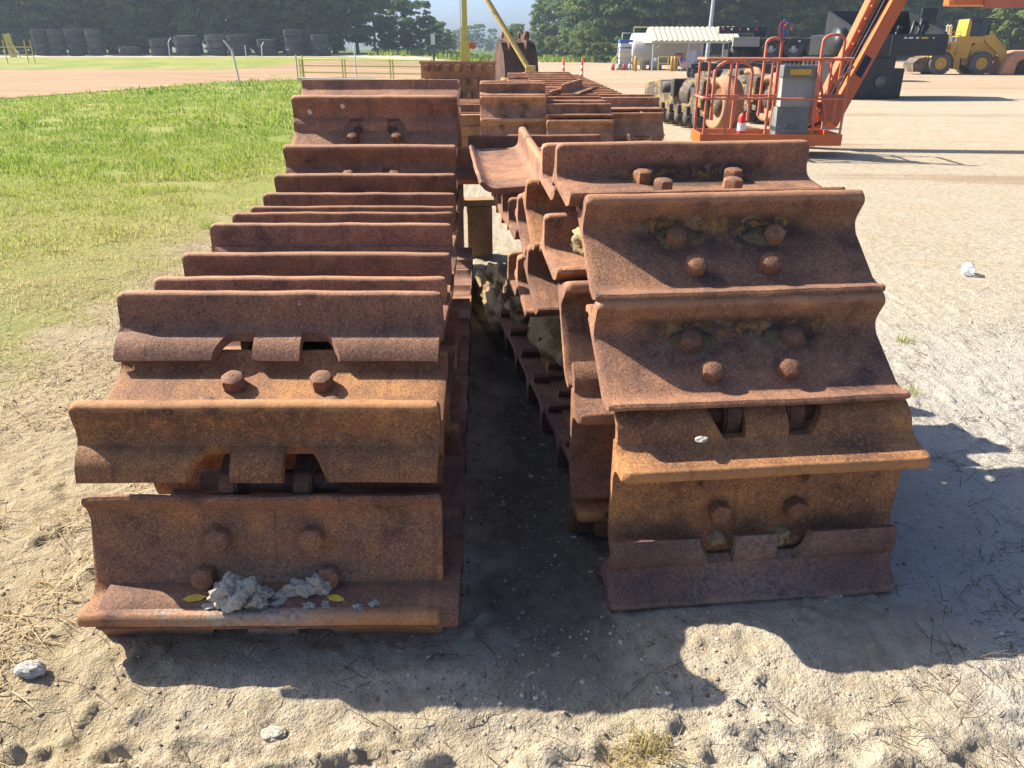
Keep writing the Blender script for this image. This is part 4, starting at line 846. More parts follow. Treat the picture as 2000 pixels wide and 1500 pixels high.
# main arms
inv = Matrix.Rotation(R(3), 4, 'Z') @ T(-g.x, -d0, 0)
def loc(px, py, Y): return inv @ at_y(px, py, Y)
def beam(name, p, q, w_, h_, mat, bev=.012): mb = MB(); mb.bar(p, q, w_, h_, up=(0, -1, 0), bev=bev); return mb.build(name, M[mat], BL)
e1 = loc(1592, 235, 13.9); e2 = loc(1711, -8, 14.6); dd = e2 - e1
beam('jib_arm', e1 - dd * .12, e2 + dd * .5, .21, .24, 'orange')
f1 = loc(1631, 220, 13.7); f2 = loc(1764, -20, 14.4); df = f2 - f1
beam('tower_arm', f1 - df * .10, f2 + df * .5, .23, .22, 'orange')
mid_ = lambda t: (e1 + dd * t).lerp(f1 + df * t, .5) + Vector((0, -.02, 0))
mb = MB(); mb.bar(mid_(-.02), mid_(1.4), .20, .08, up=(0, -1, 0)); mb.build('cable_track', M['black'], BL)
for k in range(3): mb = MB(); mb.tube([mid_(t) + Vector((-.05 + .05 * k, -.07 - .015 * math.sin(t * 9 + k), 0)) for t in (.0, .15, .3, .45, .6, .8, 1.0, 1.3)], .016, 6); mb.build('hydraulic_hose', M['rubber'], BL)
mb = MB(); mb.tube([e1 + dd * .05 + Vector((-.06, -.14, 0)), e1 + dd * .22 + Vector((.05, -.16, 0)), e1 + dd * .4 + Vector((.1, -.15, 0))], .014, 6); mb.build('loose_cable', M['rubber'], BL)
mb = MB(); mb.bar(f1 + df * .30 + Vector((0, -.115, 0)), f1 + df * .46 + Vector((0, -.115, 0)), .13, .006, up=(0, -1, 0)); mb.build('decal', M['black'], BL)
mb = MB(); mb.bar(e1 + dd * .55 + Vector((.02, -.12, .02)), e1 + dd * 1.3 + Vector((.02, -.12, .02)), .20, .02, up=(0, -1, 0)); pl = mb.build('cover_plate', M['orange'], BL)
for k in range(5):
    mb = MB(); c0 = e1 + dd * (.6 + .1 * k) + Vector((-.02, -.135, .02)); mb.lathe([(.032, 0), (.03, .018), (.01, .022)], 10, T(*c0) @ RX(90)); mb.build('plate_bolt', M['orange_faded'], pl)
mb = MB(); mb.prism([(e1.y - .12, e1.z - .42), (e1.y + .12, e1.z - .42), (e1.y + .14, e1.z + .1), (e1.y - .14, e1.z + .1)], e1.x - .22, e1.x + .02); mb.build('jib_foot', M['orange'], BL)
# rear arm, turntable and wheels, mostly right of the frame
tt = loc(1925, 4, 14.6)
beam('upper_link', e2 + dd * .48, tt + Vector((3.0, 0, 2.2)), .3, .3, 'orange')
mb = MB(); mb.box((tt.x - .62, tt.y - .2, tt.z - .06), (tt.x + 2.9, tt.y + .2, tt.z + .30), None, .03); mb.build('riser_arm', M['orange'], BL)
mb = MB(); mb.prism([(tt.y - .24, tt.z - .10), (tt.y - .24, tt.z + .4), (tt.y - .20, tt.z + .4), (tt.y - .20, tt.z - .10)], tt.x - .12, tt.x + .62); mb.build('riser_plate', M['orange_faded'], BL)
mb = MB(); mb.lathe([(.24, -.3), (.26, -.2), (.26, .3)], 18, T(tt.x + .95, tt.y - .2, tt.z + .3)); mb.build('fuel_tank', M['cream'], BL)
mb = MB(); mb.box((tt.x + 2.6, tt.y - .5, .5), (tt.x + 4.6, tt.y + .5, tt.z + .5), None, .08); mb.build('turntable', M['orange'], BL)
mb = MB(); mb.box((tt.x + 2.4, tt.y - .9, .35), (tt.x + 4.9, tt.y + .9, .62), None, .05); mb.build('chassis', M['grey'], BL)
TW = tyre_mesh(.86, .32, 18); TW.materials.append(M['rubber'])
for sx in (2.75, 4.6):
    for sy in (-.95, .95): link('wheel', TW, BL, T(tt.x + sx, tt.y + sy, .43) @ RX(90))

# ------------------------------------------------------------------ crawler undercarriage frames
def roller_frame(label, x, y, yaw, L=3.6):
    r = thing('roller_frame', label, 'undercarriage frame', (x, y, 0), R(yaw), 'crawler undercarriage frames')
    # local y runs away from the idler end
    mb = MB(); mb.prism([(.30, .30), (.30, .62), (.75, .80), (1.35, .86), (1.6, .70), (2.3, .74), (2.7, .92), (L, .82), (L + .1, .34)], -.26, .26); mb.build('frame', M['yellow_dirty'], r)
    mb = MB(); mb.lathe([(.30, 0), (.32, .05), (.32, .7), (.24, .78)], 18, T(0, 1.05, .68) @ RX(-90)); mb.build('recoil_housing', M['yellow_dirty'], r)
    mb = MB(); mb.box((-.34, .40, .40), (.34, .80, .95), RX(8), .05); mb.build('front_yoke', M['yellow_dirty'], r)
    mb = MB(); mb.box((-.42, 1.55, .62), (.42, 1.75, .98), None, .04); mb.lathe([(.12, -.5), (.12, .5)], 14, T(0, 1.95, .80) @ RY(90)); mb.build('carrier_bracket', M['mudblack'], r)
    mb = MB(); mb.prism([(.55, .84), (.95, 1.02), (1.4, .95), (1.5, .84)], -.18, .18); mb.build('top_guard', M['yellow_dirty'], r)
    R_ = .50; mb = MB(); mb.lathe([(.10, -.14), (R_ * .72, -.10), (R_ * .78, -.20), (R_ * .96, -.20), (R_ * .98, -.07), (R_ * 1.06, -.05), (R_ * 1.06, .05), (R_ * .98, .07), (R_ * .96, .20), (R_ * .78, .20), (R_ * .72, .10), (.10, .14)], 32, T(0, 0.02, .56) @ RY(90)); idl = mb.build('idler_wheel', M['rust'], r)
    mb = MB(); mb.lathe([(.20, -.17), (.20, .17)], 18, T(0, .02, .56) @ RY(90)); mb.build('idler_hub', M['yellow_dirty'], idl)
    for k in range(7):
        mb = MB(); c0 = .62 + k * .46
        mb.lathe([(.07, -.34), (.13, -.30), (.13, -.22), (.20, -.20), (.20, -.12), (.15, -.10), (.15, .10), (.20, .12), (.20, .20), (.13, .22), (.13, .30), (.07, .34)], 18, T(0, c0, .21) @ RY(90)); mb.build('track_roller', M['mudblack'], r)
        [MB().box((s_ - .04, c0 - .09, .20), (s_ + .04, c0 + .09, .46), None, .02).build('roller_saddle', M['yellow_dirty'], r) for s_ in (-.29, .29)]
    return r
g = ground_at(1400, 262); roller_frame('dirty yellow undercarriage frame with rollers left of the work platform', g.x + .10, g.y + .1, 12)
g = ground_at(1500, 250); roller_frame('dirty yellow undercarriage frame seen behind the work platform rails', g.x + .25, g.y + .6, 12)
g = ground_at(1335, 168); roller_frame('greasy undercarriage frame farther back behind the first one', g.x - .9, 23.5, 14, 3.2)
fx = ground_at(1478, 258); ex = thing('fire_extinguisher', 'small red extinguisher with white label inside the work platform', 'extinguisher', (BL.location.x - .35, BL.location.y + .45, zf - .088))
mb = MB(); mb.lathe([(.06, 0), (.065, .03), (.065, .30), (.04, .35), (.02, .37)], 14); mb.build('cylinder', M['red'], ex); mb = MB(); mb.lathe([(.0665, .10), (.0665, .22)], 14, close=False); mb.build('paper_label', M['white'], ex); mb = MB(); mb.bar((0, 0, .36), (.08, 0, .42), .03, .03); mb.build('valve', M['black'], ex)

# ------------------------------------------------------------------ black crusher hull
g = ground_at(1700, 193); CR = thing('black_screening_machine', 'big black machine hull with a hopper on top behind the orange boom', 'machine', (g.x, g.y + .8, 0), R(4))
k_ = 26.2 / 1502
def bxp(name, x0, x1, z0, z1, y0, y1, mat='black', bev=.03): mb = MB(); mb.box((x0, y0, z0), (x1, y1, z1), None, bev); return mb.build(name, M[mat], CR)
bxp('lower_hull', -1.6, .55, .0, 1.30, -.9, 1.6); bxp('side_locker', .58, 1.02, .0, .95, -.7, 1.2)
bxp('step_plate', -1.2, -.4, .38, .55, -.94, -.905); bxp('upper_body', -1.4, 2.15, 1.34, 2.0, -1.0, 1.6)
for s_ in (-.9, 2.0): MB().prism([(-.95, 2.0), (-.95, 2.06), (1.5, 2.75), (1.6, 2.75), (1.6, 2.0)], s_, s_ + .08).build('hopper_side', M['black'], CR)
bxp('hopper_back', -.82, 2.0, 2.03, 2.78, 1.5, 1.58); bxp('hopper_wing', 1.75, 2.3, 2.3, 2.82, .2, .3)
for x_, h_ in ((.2, .32), (.55, .22), (1.05, .38), (1.3, .45), (1.45, .3)): mb = MB(); mb.tube([(x_, -.6, 2.0), (x_ + .05, -.6, 2.0 + h_), (x_ + .2, -.5, 2.0 + h_ * .8)], .06, 8); mb.build('hydraulic_pipe', M['black'], CR)
mb = MB(); mb.lathe([(.18, 0), (.18, .06), (.06, .07), (.05, .1)], 18, T(.1, -.905, .55) @ RX(90)); mb.build('drive_hub', M['grey'], CR)
mb = MB(); mb.lathe([(.45, 0), (.45, .3)], 20, T(-1.55, -.6, 1.75) @ RY(90)); mb.build('side_drum', M['black'], CR)
bxp('lamp_panel', -.55, -.35, 1.55, 1.72, -1.02, -1.004, 'blue', .004)
for i_, (x_, w_) in enumerate(((.62, .10), (.78, .14), (1.02, .10), (1.20, .24), (1.6, .05))): bxp('hull_letter', x_, x_ + w_, 1.86, 1.91, -1.012, -1.004, 'white' if i_ != 3 else 'yellow_rail', .001)
bxp('door_seam', .2, .24, 1.36, 1.98, -1.012, -1.003, 'grey', .002)

# ------------------------------------------------------------------ stacked trailers
def trailer(label, x, y, z, yaw, wheels, L=6.0, ramps=True, name='lowboy_trailer'):
    r = thing(name, label, 'trailer', (x, y, z), R(yaw), 'black heavy trailers')
    mb = MB(); mb.box((0, -1.2, .72), (L, 1.2, .92), None, .03); mb.build('deck', M['black'], r)
    for s_ in (-1.0, 1.0): mb = MB(); mb.box((.1, s_ - .08, .45), (L - .1, s_ + .08, .716)); mb.build('chassis_beam', M['black'], r)
    for i in range(8): mb = MB(); mb.box((.3 + i * (L - .6) / 7, -1.225, .78), (.42 + i * (L - .6) / 7, -1.203, .84)); mb.build('marker_light', M['red'] if i % 2 else M['reflector'], r)
    for i in range(wheels):
        for s_ in (-.95, .95):
            wv = link('wheel', TT, r, T(.55 + i * 1.12, s_, .50) @ RX(90)); link('rim', RIM, wv, T(0, 0, .0))
    if ramps: mb = MB(); mb.prism([(-1.1, .92), (1.1, .92), (1.1, 1.0), (-1.1, 1.0)], L * .45, L); mb.prism([(-.9, 1.02), (.9, 1.02), (.7, 1.35), (-.7, 1.35)], L - 1.5, L - .3); mb.build('gooseneck', M['black'], r)
    return r
TT = tyre_mesh(1.0, .36, 24); TT.materials.append(M['rubber'])
mb = MB(); mb.lathe([(.05, -.10), (.30, -.10), (.30, .10), (.24, .12), (.20, .05), (.12, .05), (.11, .16), (.02, .17)], 20); RIM = mb.mesh('rim'); RIM.materials.append(M['steel'])
g = ground_at(1352, 166); trailer('black lowboy trailer standing on the clay behind the undercarriage frames', g.x, g.y + 1.2, 0, -6, 4, 6.5, False)
g = ground_at(1470, 158); t2 = trailer('black trailer section stacked high with grey toolbox and marker lights', g.x + .5, g.y + 1.5, 1.10, -10, 3, 6.0, True)
mb = MB(); mb.box((-1.4, -1.15, .55), (-.05, -.2, 1.0), None, .02); mb.build('toolbox', M['grey_light'], t2)
mb = MB(); mb.box((-2.1, -.5, 1.18), (.3, .5, 1.5), None, .03); mb.build('tail_section', M['black'], t2); mb = MB(); mb.box((-.3, -.3, 1.0), (.3, .3, 1.18)); mb.build('tail_block', M['black'], t2)
for i in range(5): mb = MB(); mb.lathe([(.05, 0), (.04, .03)], 10, T(-1.9 + i * .42, -.505, 1.38) @ RX(90)); mb.build('tail_light', M['red'] if i % 2 == 0 else M['reflector'], t2)
for k, (c0, mt) in enumerate((((1.05, 0, 1.75), 'red'), ((1.2, 0, 1.85), 'blue'), ((1.35, .05, 1.7), 'delineator'), ((1.15, .1, 1.6), 'blue'))):
    mb = MB(); mb.tube([(1.1 + .06 * k, 0, 1.02), (1.0 + .1 * k, .05, 1.4), c0], .035, 8); mb.tube([c0, (c0[0] + .25, c0[1], c0[2] - .08), (c0[0] + .3, c0[1], c0[2] - .4)], .03, 8); mb.build('air_hose', M[mt], t2)
mb = MB(); mb.box((-.6, -1.1, -1.10), (5.6, 1.1, .0), None, .04); mb.build('support_deck', M['black'], t2)
# roller of tyres on a frame
g = ground_at(1378, 150); pr = thing('tyre_roller', 'row of black ribbed tyres on a frame beside the canopy', 'tyre roller', (g.x, 45, 0), R(-2))
for i in range(9): link('wheel', TT, pr, T(.35 + i * .40, 0, 1.15) @ RY(90))
mb = MB(); mb.bar((0, -.0, 1.15), (4.0, 0, 1.15), .12, .12); mb.box((-.1, -.5, 0), (0.0, .5, 1.5)); mb.box((3.9, -.5, 0), (4.0, .5, 1.5)); mb.box((-.1, -.55, 1.72), (4.0, -.4, 1.86)); mb.box((-.1, -.5, 1.5), (0, -.4, 1.72)); mb.box((3.9, -.5, 1.5), (4.0, -.4, 1.72)); mb.build('frame', M['black'], pr)

# ------------------------------------------------------------------ fuel station: tanks, canopy, plant
Yt = 63; px2x = lambda px, py=130, Y=Yt: at_y(px, py, Y).x
def tank(label, x0, x1, r_, Y, mat='white'):
    t = thing('storage_tank', label, 'tank', ((x0 + x1) / 2, Y, 0), 0, 'white storage tanks'); L = (x1 - x0) / 2
    mb = MB(); mb.lathe([(.05, -L), (r_ * .6, -L + .03), (r_ * .92, -L + .15), (r_, -L + .35), (r_, L - .35), (r_ * .92, L - .15), (r_ * .6, L - .03), (.05, L)], 36, T(0, 0, r_ + .35) @ RY(90)); mb.build('shell', M[mat], t)
    for s_ in (-.6, .6): mb = MB(); mb.box((s_ * L - .15, -r_ * .7, 0), (s_ * L + .15, r_ * .7, .6)); mb.build('saddle', M['concrete'], t)
    mb = MB(); mb.tube([(-L * .9, 0, 2 * r_ + .35), (-L * .9, 0, 2 * r_ + .75), (L * .9, 0, 2 * r_ + .75), (L * .9, 0, 2 * r_ + .35)], .035, 6); mb.build('top_rail', M['yellow_rail'], t)
    mb = MB(); mb.lathe([(.12, 2 * r_ + .3), (.12, 2 * r_ + .6), (.16, 2 * r_ + .62)], 12, T(0, 0, 0)); mb.build('vent', M['steel'], t)
tank('long white fuel tank behind the cream canopy', px2x(1236), px2x(1382), 1.15, Yt + 2.5)
g = at_y(1349, 130, Yt - 1); vt = thing('storage_tank', 'small upright white tank under the cream canopy', 'tank', (g.x, Yt - 1, 0), 0, 'white storage tanks'); mb = MB(); mb.lathe([(.36, .1), (.38, .14), (.38, 1.35), (.30, 1.45), (.10, 1.5)], 20); mb.build('shell', M['white'], vt); mb = MB(); mb.box((-.38, -.38, 0), (.38, .38, .098)); mb.build('skid', M['black'], vt)
g = at_y(1280, 130, Yt - .3); vt = thing('pump_skid', 'grey pump and cone on a skid under the canopy', 'pump', (g.x, Yt - .3, 0)); mb = MB(); mb.lathe([(.5, .1), (.45, .6), (.12, .9)], 16); mb.build('housing', M['grey_light'], vt); mb = MB(); mb.box((-.9, -.5, 0), (.9, .5, .098)); mb.build('skid', M['black'], vt)
cx0, cx1 = px2x(1262), px2x(1428); CN = thing('canopy', 'cream ribbed metal canopy on slim posts over the white tanks', 'canopy', ((cx0 + cx1) / 2, Yt, 0), 0)
hw = (cx1 - cx0) / 2; ze, zr = 2.05, 3.0
mb = MB(); nrib = 34
for i in range(nrib):
    x0 = -hw + i * 2 * hw / nrib; x1 = x0 + 2 * hw / nrib; hgt = .05 if i % 2 else 0.0
    mb.add([(x0, -1.9, ze + hgt), (x1, -1.9, ze + hgt), (x1, .3, zr + hgt), (x0, .3, zr + hgt)], [(0, 1, 2, 3)]); mb.add([(x0, .3, zr + hgt), (x1, .3, zr + hgt), (x1, 2.4, ze + hgt), (x0, 2.4, ze + hgt)], [(0, 1, 2, 3)])
    mb.add([(x1, -1.9, ze), (x1, .3, zr), (x1, .3, zr + .05), (x1, -1.9, ze + .05)], [(0, 1, 2, 3)])
mb.build('roof', M['cream'], CN)
mb = MB(); mb.bar((-hw, -1.9, ze - .07), (hw, -1.9, ze - .07), .06, .15); mb.build('fascia', M['cream'], CN)
mb = MB(); mb.prism([(-1.85, ze - .1), (2.35, ze - .1), (.3, zr - .04)], -hw - .02, -hw + .03); mb.build('gable', M['cream'], CN)
for x_ in (-hw + .15, -hw * .15, hw - .15):
    for y_ in (-1.8, 2.3): mb = MB(); mb.tube([(x_, y_, 0), (x_, y_, ze - .1)], .06, 8); mb.build('post', M['steel'], CN)
for x_ in (-hw + .15, hw - .15): mb = MB(); mb.tube([(x_, -1.8, 1.45), (x_ + (.7 if x_ < 0 else -.7), -1.8, ze - .12)], .04, 6); mb.build('knee_brace', M['cream'], CN)
g = at_y(1304, 135, Yt - 2.5); rail('yellow guard rail in front of the pumps', [Vector((g.x - .7, Yt - 2.5, 0)), Vector((g.x + .7, Yt - 2.5, 0))], [(Vector((g.x + t, Yt - 2.5, 0)), 1.0) for t in (-.7, 0, .7)], (.55, 1.0))
for i, px in enumerate((1241, 1311, 1316)):
    g = at_y(px, 135, Yt - 2.8); mb = MB(); mb.lathe([(.11, 0), (.11, .95), (.07, 1.02), (.02, 1.03)], 12); o = mb.build('bollard', M['yellow'], None, T(g.x, Yt - 2.8 - i * .1, 0)); tag(o, ('yellow bollard left of the canopy', 'left yellow bollard of the pair under the canopy', 'right yellow bollard of the pair under the canopy')[i], 'bollard', 'yellow bollards')
g = at_y(1325, 130, Yt - 1.9); nb = thing('notice_board', 'brown notice board beside the yellow bollards', 'board', (g.x, Yt - 1.9, 0)); mb = MB(); mb.box((-.28, -.03, .35), (.28, .03, 1.25)); mb.build('panel', M['brown'], nb)
for s_ in (-.22, .22): mb = MB(); mb.box((s_ - .03, -.02, 0), (s_ + .03, .02, .35)); mb.build('leg', M['brown'], nb)
mb = MB(); mb.box((-.2, -.035, .95), (.2, -.031, 1.1)); mb.build('lettering_strip', M['delineator'], nb)
# small flag
g = at_y(1331, 137, Yt - 4); fl = thing('flag', 'small striped flag leaning by the notice board', 'flag', (g.x, Yt - 4, 0)); mb = MB(); mb.tube([(0, 0, 0), (-.25, 0, 1.0)], .015, 6); mb.build('staff', M['white'], fl)
for k in range(7):
    mb = MB(); u = k * .075; mb.add([(-.25 + .02 * k, 0, .98 - u), (.35 + .02 * k, -.05, .62 - u), (.37 + .02 * k, -.05, .55 - u), (-.23 + .02 * k, 0, .91 - u)], [(0, 1, 2, 3)]); mb.build('stripe', M['red'] if k % 2 == 0 else M['white'], fl)
mb = MB(); mb.add([(-.25, -.006, .985), (.0, -.028, .835), (.06, -.028, .565), (-.19, -.006, .715)], [(0, 1, 2, 3)]); mb.build('canton', M['blue'], fl)
# plant at the left end
g = at_y(1218, 135, Yt); pl = thing('pump_plant', 'cluster of blue and yellow pipes, steps and pumps left of the tanks', 'pump plant', (g.x, Yt, 0))
mb = MB(); mb.box((-.35, 0, 0), (.55, 1.2, 1.9), None, .03); mb.build('cabinet', M['white'], pl); mb = MB(); mb.box((-.4, -.05, 1.95), (.6, 1.0, 2.15), None, .03); mb.build('cabinet_roof', M['blue'], pl)
mb = MB(); mb.tube([(-.5, -.1, 0), (-.5, -.1, 1.6), (.5, -.1, 1.6)], .06, 8); mb.build('riser_pipe', M['blue'], pl)
mb = MB(); mb.tube([(-1.0, -.2, .1), (-.4, -.2, .9), (.3, -.2, .9), (.9, -.2, .1)], .05, 6); mb.tube([(-1.0, -.2, .5), (-.4, -.2, 1.3), (.3, -.2, 1.3), (.9, -.2, .5)], .04, 6); mb.build('stair_rail', M['yellow_rail'], pl)
for k in range(4): mb = MB(); mb.box((-.9 + k * .16, -.5, .1 + k * .18), (-.7 + k * .16, .0, .13 + k * .18)); mb.build('tread', M['steel'], pl)
for k in range(5): mb = MB(); mb.lathe([(.14, 0), (.16, .1), (.1, .4), (.05, .5)], 12, T(-.9 + k * .42, -.6, 0)); mb.build('valve_body', M['cream'] if k % 2 else M['red'], pl)
mb = MB(); mb.tube([(.7, .2, 0), (.7, .2, 2.4)], .03, 6); mb.tube([(-.2, .2, 2.15), (-.2, .2, 2.6), (.7, .2, 2.6)], .03, 6); mb.build('vent_pipe', M['steel'], pl)
g = at_y(1379, 128, 68); lpz = thing('light_pole', 'tall grey steel light pole behind the canopy', 'light pole', (g.x, 68, 0)); mb = MB(); mb.tube([(0, 0, 0), (.1, 0, 5), (.2, 0, 14)], [.17, .14, .08], 12); mb.build('shaft', M['steel'], lpz); mb = MB(); mb.box((-.6, -.25, 13.9), (.9, .25, 14.15), None, .04); mb.build('lamp_head', M['grey'], lpz)

# ------------------------------------------------------------------ wheel loader
g = ground_at(1880, 147); WLd = thing('wheel_loader', 'yellow wheel loader parked at far right facing right', 'wheel loader', (g.x, g.y + 1.2, 0), R(-4))
s31 = 31.5
def lx(px): return (px - 1880) / s31
def lz(py): return (147 - py) / 29.5
def part(name, mb, mat): return mb.build(name, M[mat], WLd)
def side(poly, x0, x1): m_ = MB(); m_.prism([(lx(a), lz(b)) for a, b in poly], x0, x1, RZ(90) @ Matrix.Diagonal((1, -1, 1, 1))); return m_
# prism's local x becomes depth here: profile runs along the machine's length
def prof(poly, y0, y1):
    m_ = MB(); n = len(poly); vs = [(lx(a), y0, lz(b)) for a, b in poly] + [(lx(a), y1, lz(b)) for a, b in poly]
    m_.add(vs, [tuple(range(n)), tuple(reversed(range(n, 2 * n)))] + [(i, i + n, (i + 1) % n + n, (i + 1) % n) for i in range(n)]); return m_
part('engine_hood', prof([(1826, 84), (1876, 80), (1880, 96), (1872, 108), (1830, 108), (1812, 118), (1815, 100)], -.85, .85), 'yellow')
part('rear_frame', prof([(1862, 92), (1895, 92), (1892, 118), (1878, 118), (1880, 137), (1868, 136), (1866, 118), (1858, 110)], -.7, .7), 'yellow')
part('counterweight', prof([(1788, 126), (1798, 118), (1822, 112), (1822, 140), (1790, 142)], -.8, .8), 'yellow_dirty')
part('front_frame', prof([(1896, 100), (1912, 84), (1932, 82), (1946, 108), (1940, 128), (1900, 130)], -.55, .55), 'yellow')
part('lift_arm', prof([(1912, 80), (1932, 76), (1964, 106), (1968, 122), (1958, 126), (1950, 112), (1922, 92)], -.75, -.55), 'yellow'); part('lift_arm', prof([(1912, 80), (1932, 76), (1964, 106), (1968, 122), (1958, 126), (1950, 112), (1922, 92)], .55, .75), 'yellow')
part('tilt_link', prof([(1925, 78), (1952, 88), (1956, 92), (1924, 84)], -.15, .15), 'yellow'); part('tilt_lever', prof([(1962, 92), (1968, 92), (1974, 112), (1972, 126), (1966, 126), (1964, 110)], -.15, .15), 'yellow')
part('bucket', prof([(1958, 128), (1964, 116), (1974, 112), (1990, 106), (2008, 104), (2012, 110), (1992, 116), (1978, 124), (1976, 144), (1970, 146), (1954, 145)], -1.45, 1.45), 'rust_far')
cab = part('cab', prof([(1880, 52), (1886, 51), (1887, 82), (1896, 92), (1878, 92)], -.72, .72), 'yellow'); part('cab_roof', prof([(1882, 50), (1928, 50), (1931, 54), (1882, 54.5)], -.8, .8), 'black')
pn = part('cab_window', prof([(1888, 56), (1922, 56), (1918, 80), (1888, 80)], -.70, .70), 'glass')
for a_, b_ in ((1888, 1889.5), (1903, 1904.5), (1921, 1923)): part('window_pillar', prof([(a_, 54.6), (b_, 54.6), (b_, 81), (a_, 81)], -.74, .74), 'black')
part('cab_base', prof([(1886, 80.5), (1922, 80.5), (1914, 92), (1888, 92)], -.68, .68), 'yellow')
for k, px in enumerate((1849, 1860)): m_ = MB(); m_.tube([(lx(px), -.2 + .4 * k, lz(84)), (lx(px), -.2 + .4 * k, lz(64)), (lx(px) - .06, -.2 + .4 * k, lz(62))], .09, 10); part('exhaust_stack', m_, 'cream')
m_ = MB()
for a_, b_ in (((1834, 86), (1836, 74)), ((1836, 74), (1868, 73)), ((1868, 73), (1869, 84)), ((1850, 85), (1850, 74)), ((1834, 80), (1868, 79))): m_.tube([(lx(a_[0]), -.8, lz(a_[1])), (lx(b_[0]), -.8, lz(b_[1]))], .025, 6)
part('hand_rail', m_, 'yellow')
m_ = MB()
for k in range(4): m_.box((lx(1864), -.95, lz(112) + k * .14), (lx(1871), -.72, lz(112) + .04 + k * .14))
part('ladder', m_, 'yellow'); part('side_plate', prof([(1848, 82), (1862, 81), (1862, 90), (1848, 90)], -.87, -.855), 'white'); part('side_letter', prof([(1853.5, 83), (1857, 82.5), (1857, 86), (1854.5, 87), (1857, 88), (1857, 89), (1853.5, 89)], -.885, -.872), 'black')
TLd = tyre_mesh(1.36, .52, 22); TLd.materials.append(M['rubber_dusty']); mb = MB(); mb.lathe([(.05, -.2), (.36, -.2), (.37, .0), (.37, .2), (.30, .24), (.22, .16), (.16, .16), (.14, .26), (.03, .28)], 24); RLd = mb.mesh('rim'); RLd.materials.append(M['yellow'])
for px in (1838, 1916):
    for sy in (-.85, .85):
        wv = link('wheel', TLd, WLd, T(lx(px), sy, .68) @ RX(90 if sy < 0 else -90)); link('rim', RLd, wv)
for s_ in (-1, 1):
    m_ = MB(); K = 10; vs = []
    for k in range(K + 1):
        a_ = R(25 + 130 * k / K)
        for rr in (.74, .80):
            for yy in ((.55, 1.12) if s_ > 0 else (-1.12, -.55)): vs.append((lx(1838) + rr * math.cos(a_), yy, .70 + rr * math.sin(a_)))
    m_.add(vs, [f for k in range(K) for f in ((k * 4, k * 4 + 1, k * 4 + 5, k * 4 + 4), (k * 4 + 2, k * 4 + 6, k * 4 + 7, k * 4 + 3), (k * 4, k * 4 + 4, k * 4 + 6, k * 4 + 2), (k * 4 + 1, k * 4 + 3, k * 4 + 7, k * 4 + 5))]); part('fender', m_, 'yellow')
    m_ = MB(); m_.tube([(lx(1905), s_ * .35, lz(112)), (lx(1930), s_ * .45, lz(104))], .07, 8); m_.tube([(lx(1930), s_ * .45, lz(104)), (lx(1950), s_ * .5, lz(112))], .035, 8); part('lift_cylinder', m_, 'steel')
    m_ = MB(); m_.tube([(lx(1916), s_ * .62, lz(92)), (lx(1916), s_ * .62, lz(84)), (lx(1918), s_ * .62, lz(82))], .02, 6); m_.box((lx(1916) - .04, s_ * .62 - .09, lz(84)), (lx(1916) + .1, s_ * .62 + .09, lz(80))); part('head_lamp', m_, 'cream')
for k in range(6): m_ = MB(); m_.box((lx(1828 + k * 4.5), -.868, lz(104)), (lx(1830 + k * 4.5), -.852, lz(94))); part('grille_slot', m_, 'black')
m_ = MB(); m_.tube([(lx(1940), -.1, lz(82)), (lx(1960), -.1, lz(94))], .06, 8); m_.tube([(lx(1926), .1, lz(80)), (lx(1944), .1, lz(86))], .08, 8); part('tilt_cylinder', m_, 'steel')
# earth bank and stub vehicles at far right edge
mb = MB(); pts = []
bkx = at_y(2030, 125, 54).x; lump('soil_bank', M['brown'] if False else soil('dark_soil', (.09, .06, .04), (.17, .12, .08), 3), (bkx, 55, .2), (2.6, 1.5, 1.2), 4.4, 'dark soil heap at the far right beside the loader bucket', 'soil heap', .3, 4, .8)

# ------------------------------------------------------------------ trees
def leaf_material(name, stops, trans=0.3):
    m, nt, n, l, b = newmat(name); N = NT(nt); at = N.new('ShaderNodeAttribute'); at.attribute_name = 'tint'; oi = N.new('ShaderNodeObjectInfo')
    f = N.math('ADD', at.outputs['Fac'], N.math('MULTIPLY', N.math('SUBTRACT', oi.outputs['Random'], .5), .45))
    c = N.ramp(f, stops); l.new(c, b.inputs['Base Color']); b.inputs['Roughness'].default_value = 0.65; b.inputs['Specular IOR Level'].default_value = 0.2
    tr = N.new('ShaderNodeBsdfTranslucent'); l.new(c, tr.inputs[0]); mx = N.new('ShaderNodeMixShader'); mx.inputs[0].default_value = trans
    l.new(b.outputs[0], mx.inputs[1]); l.new(tr.outputs[0], mx.inputs[2]); l.new(mx.outputs[0], n['Material Output'].inputs[0]); return m
M['leaves'] = leaf_material('broad_leaves', [(0.0, (0.055, 0.10, 0.030)), (0.4, (0.11, 0.175, 0.044)), (0.75, (0.19, 0.245, 0.060)), (1.0, (0.28, 0.31, 0.09))], 0.5)
M['leaves_light'] = leaf_material('pale_leaves', [(0.0, (0.06, 0.10, 0.02)), (0.5, (0.11, 0.16, 0.03)), (1.0, (0.18, 0.21, 0.05))], 0.4)
M['bark'] = paint('bark', (0.10, 0.075, 0.055), 0.9, 0.3, (0.05, 0.04, 0.03), scale=4)
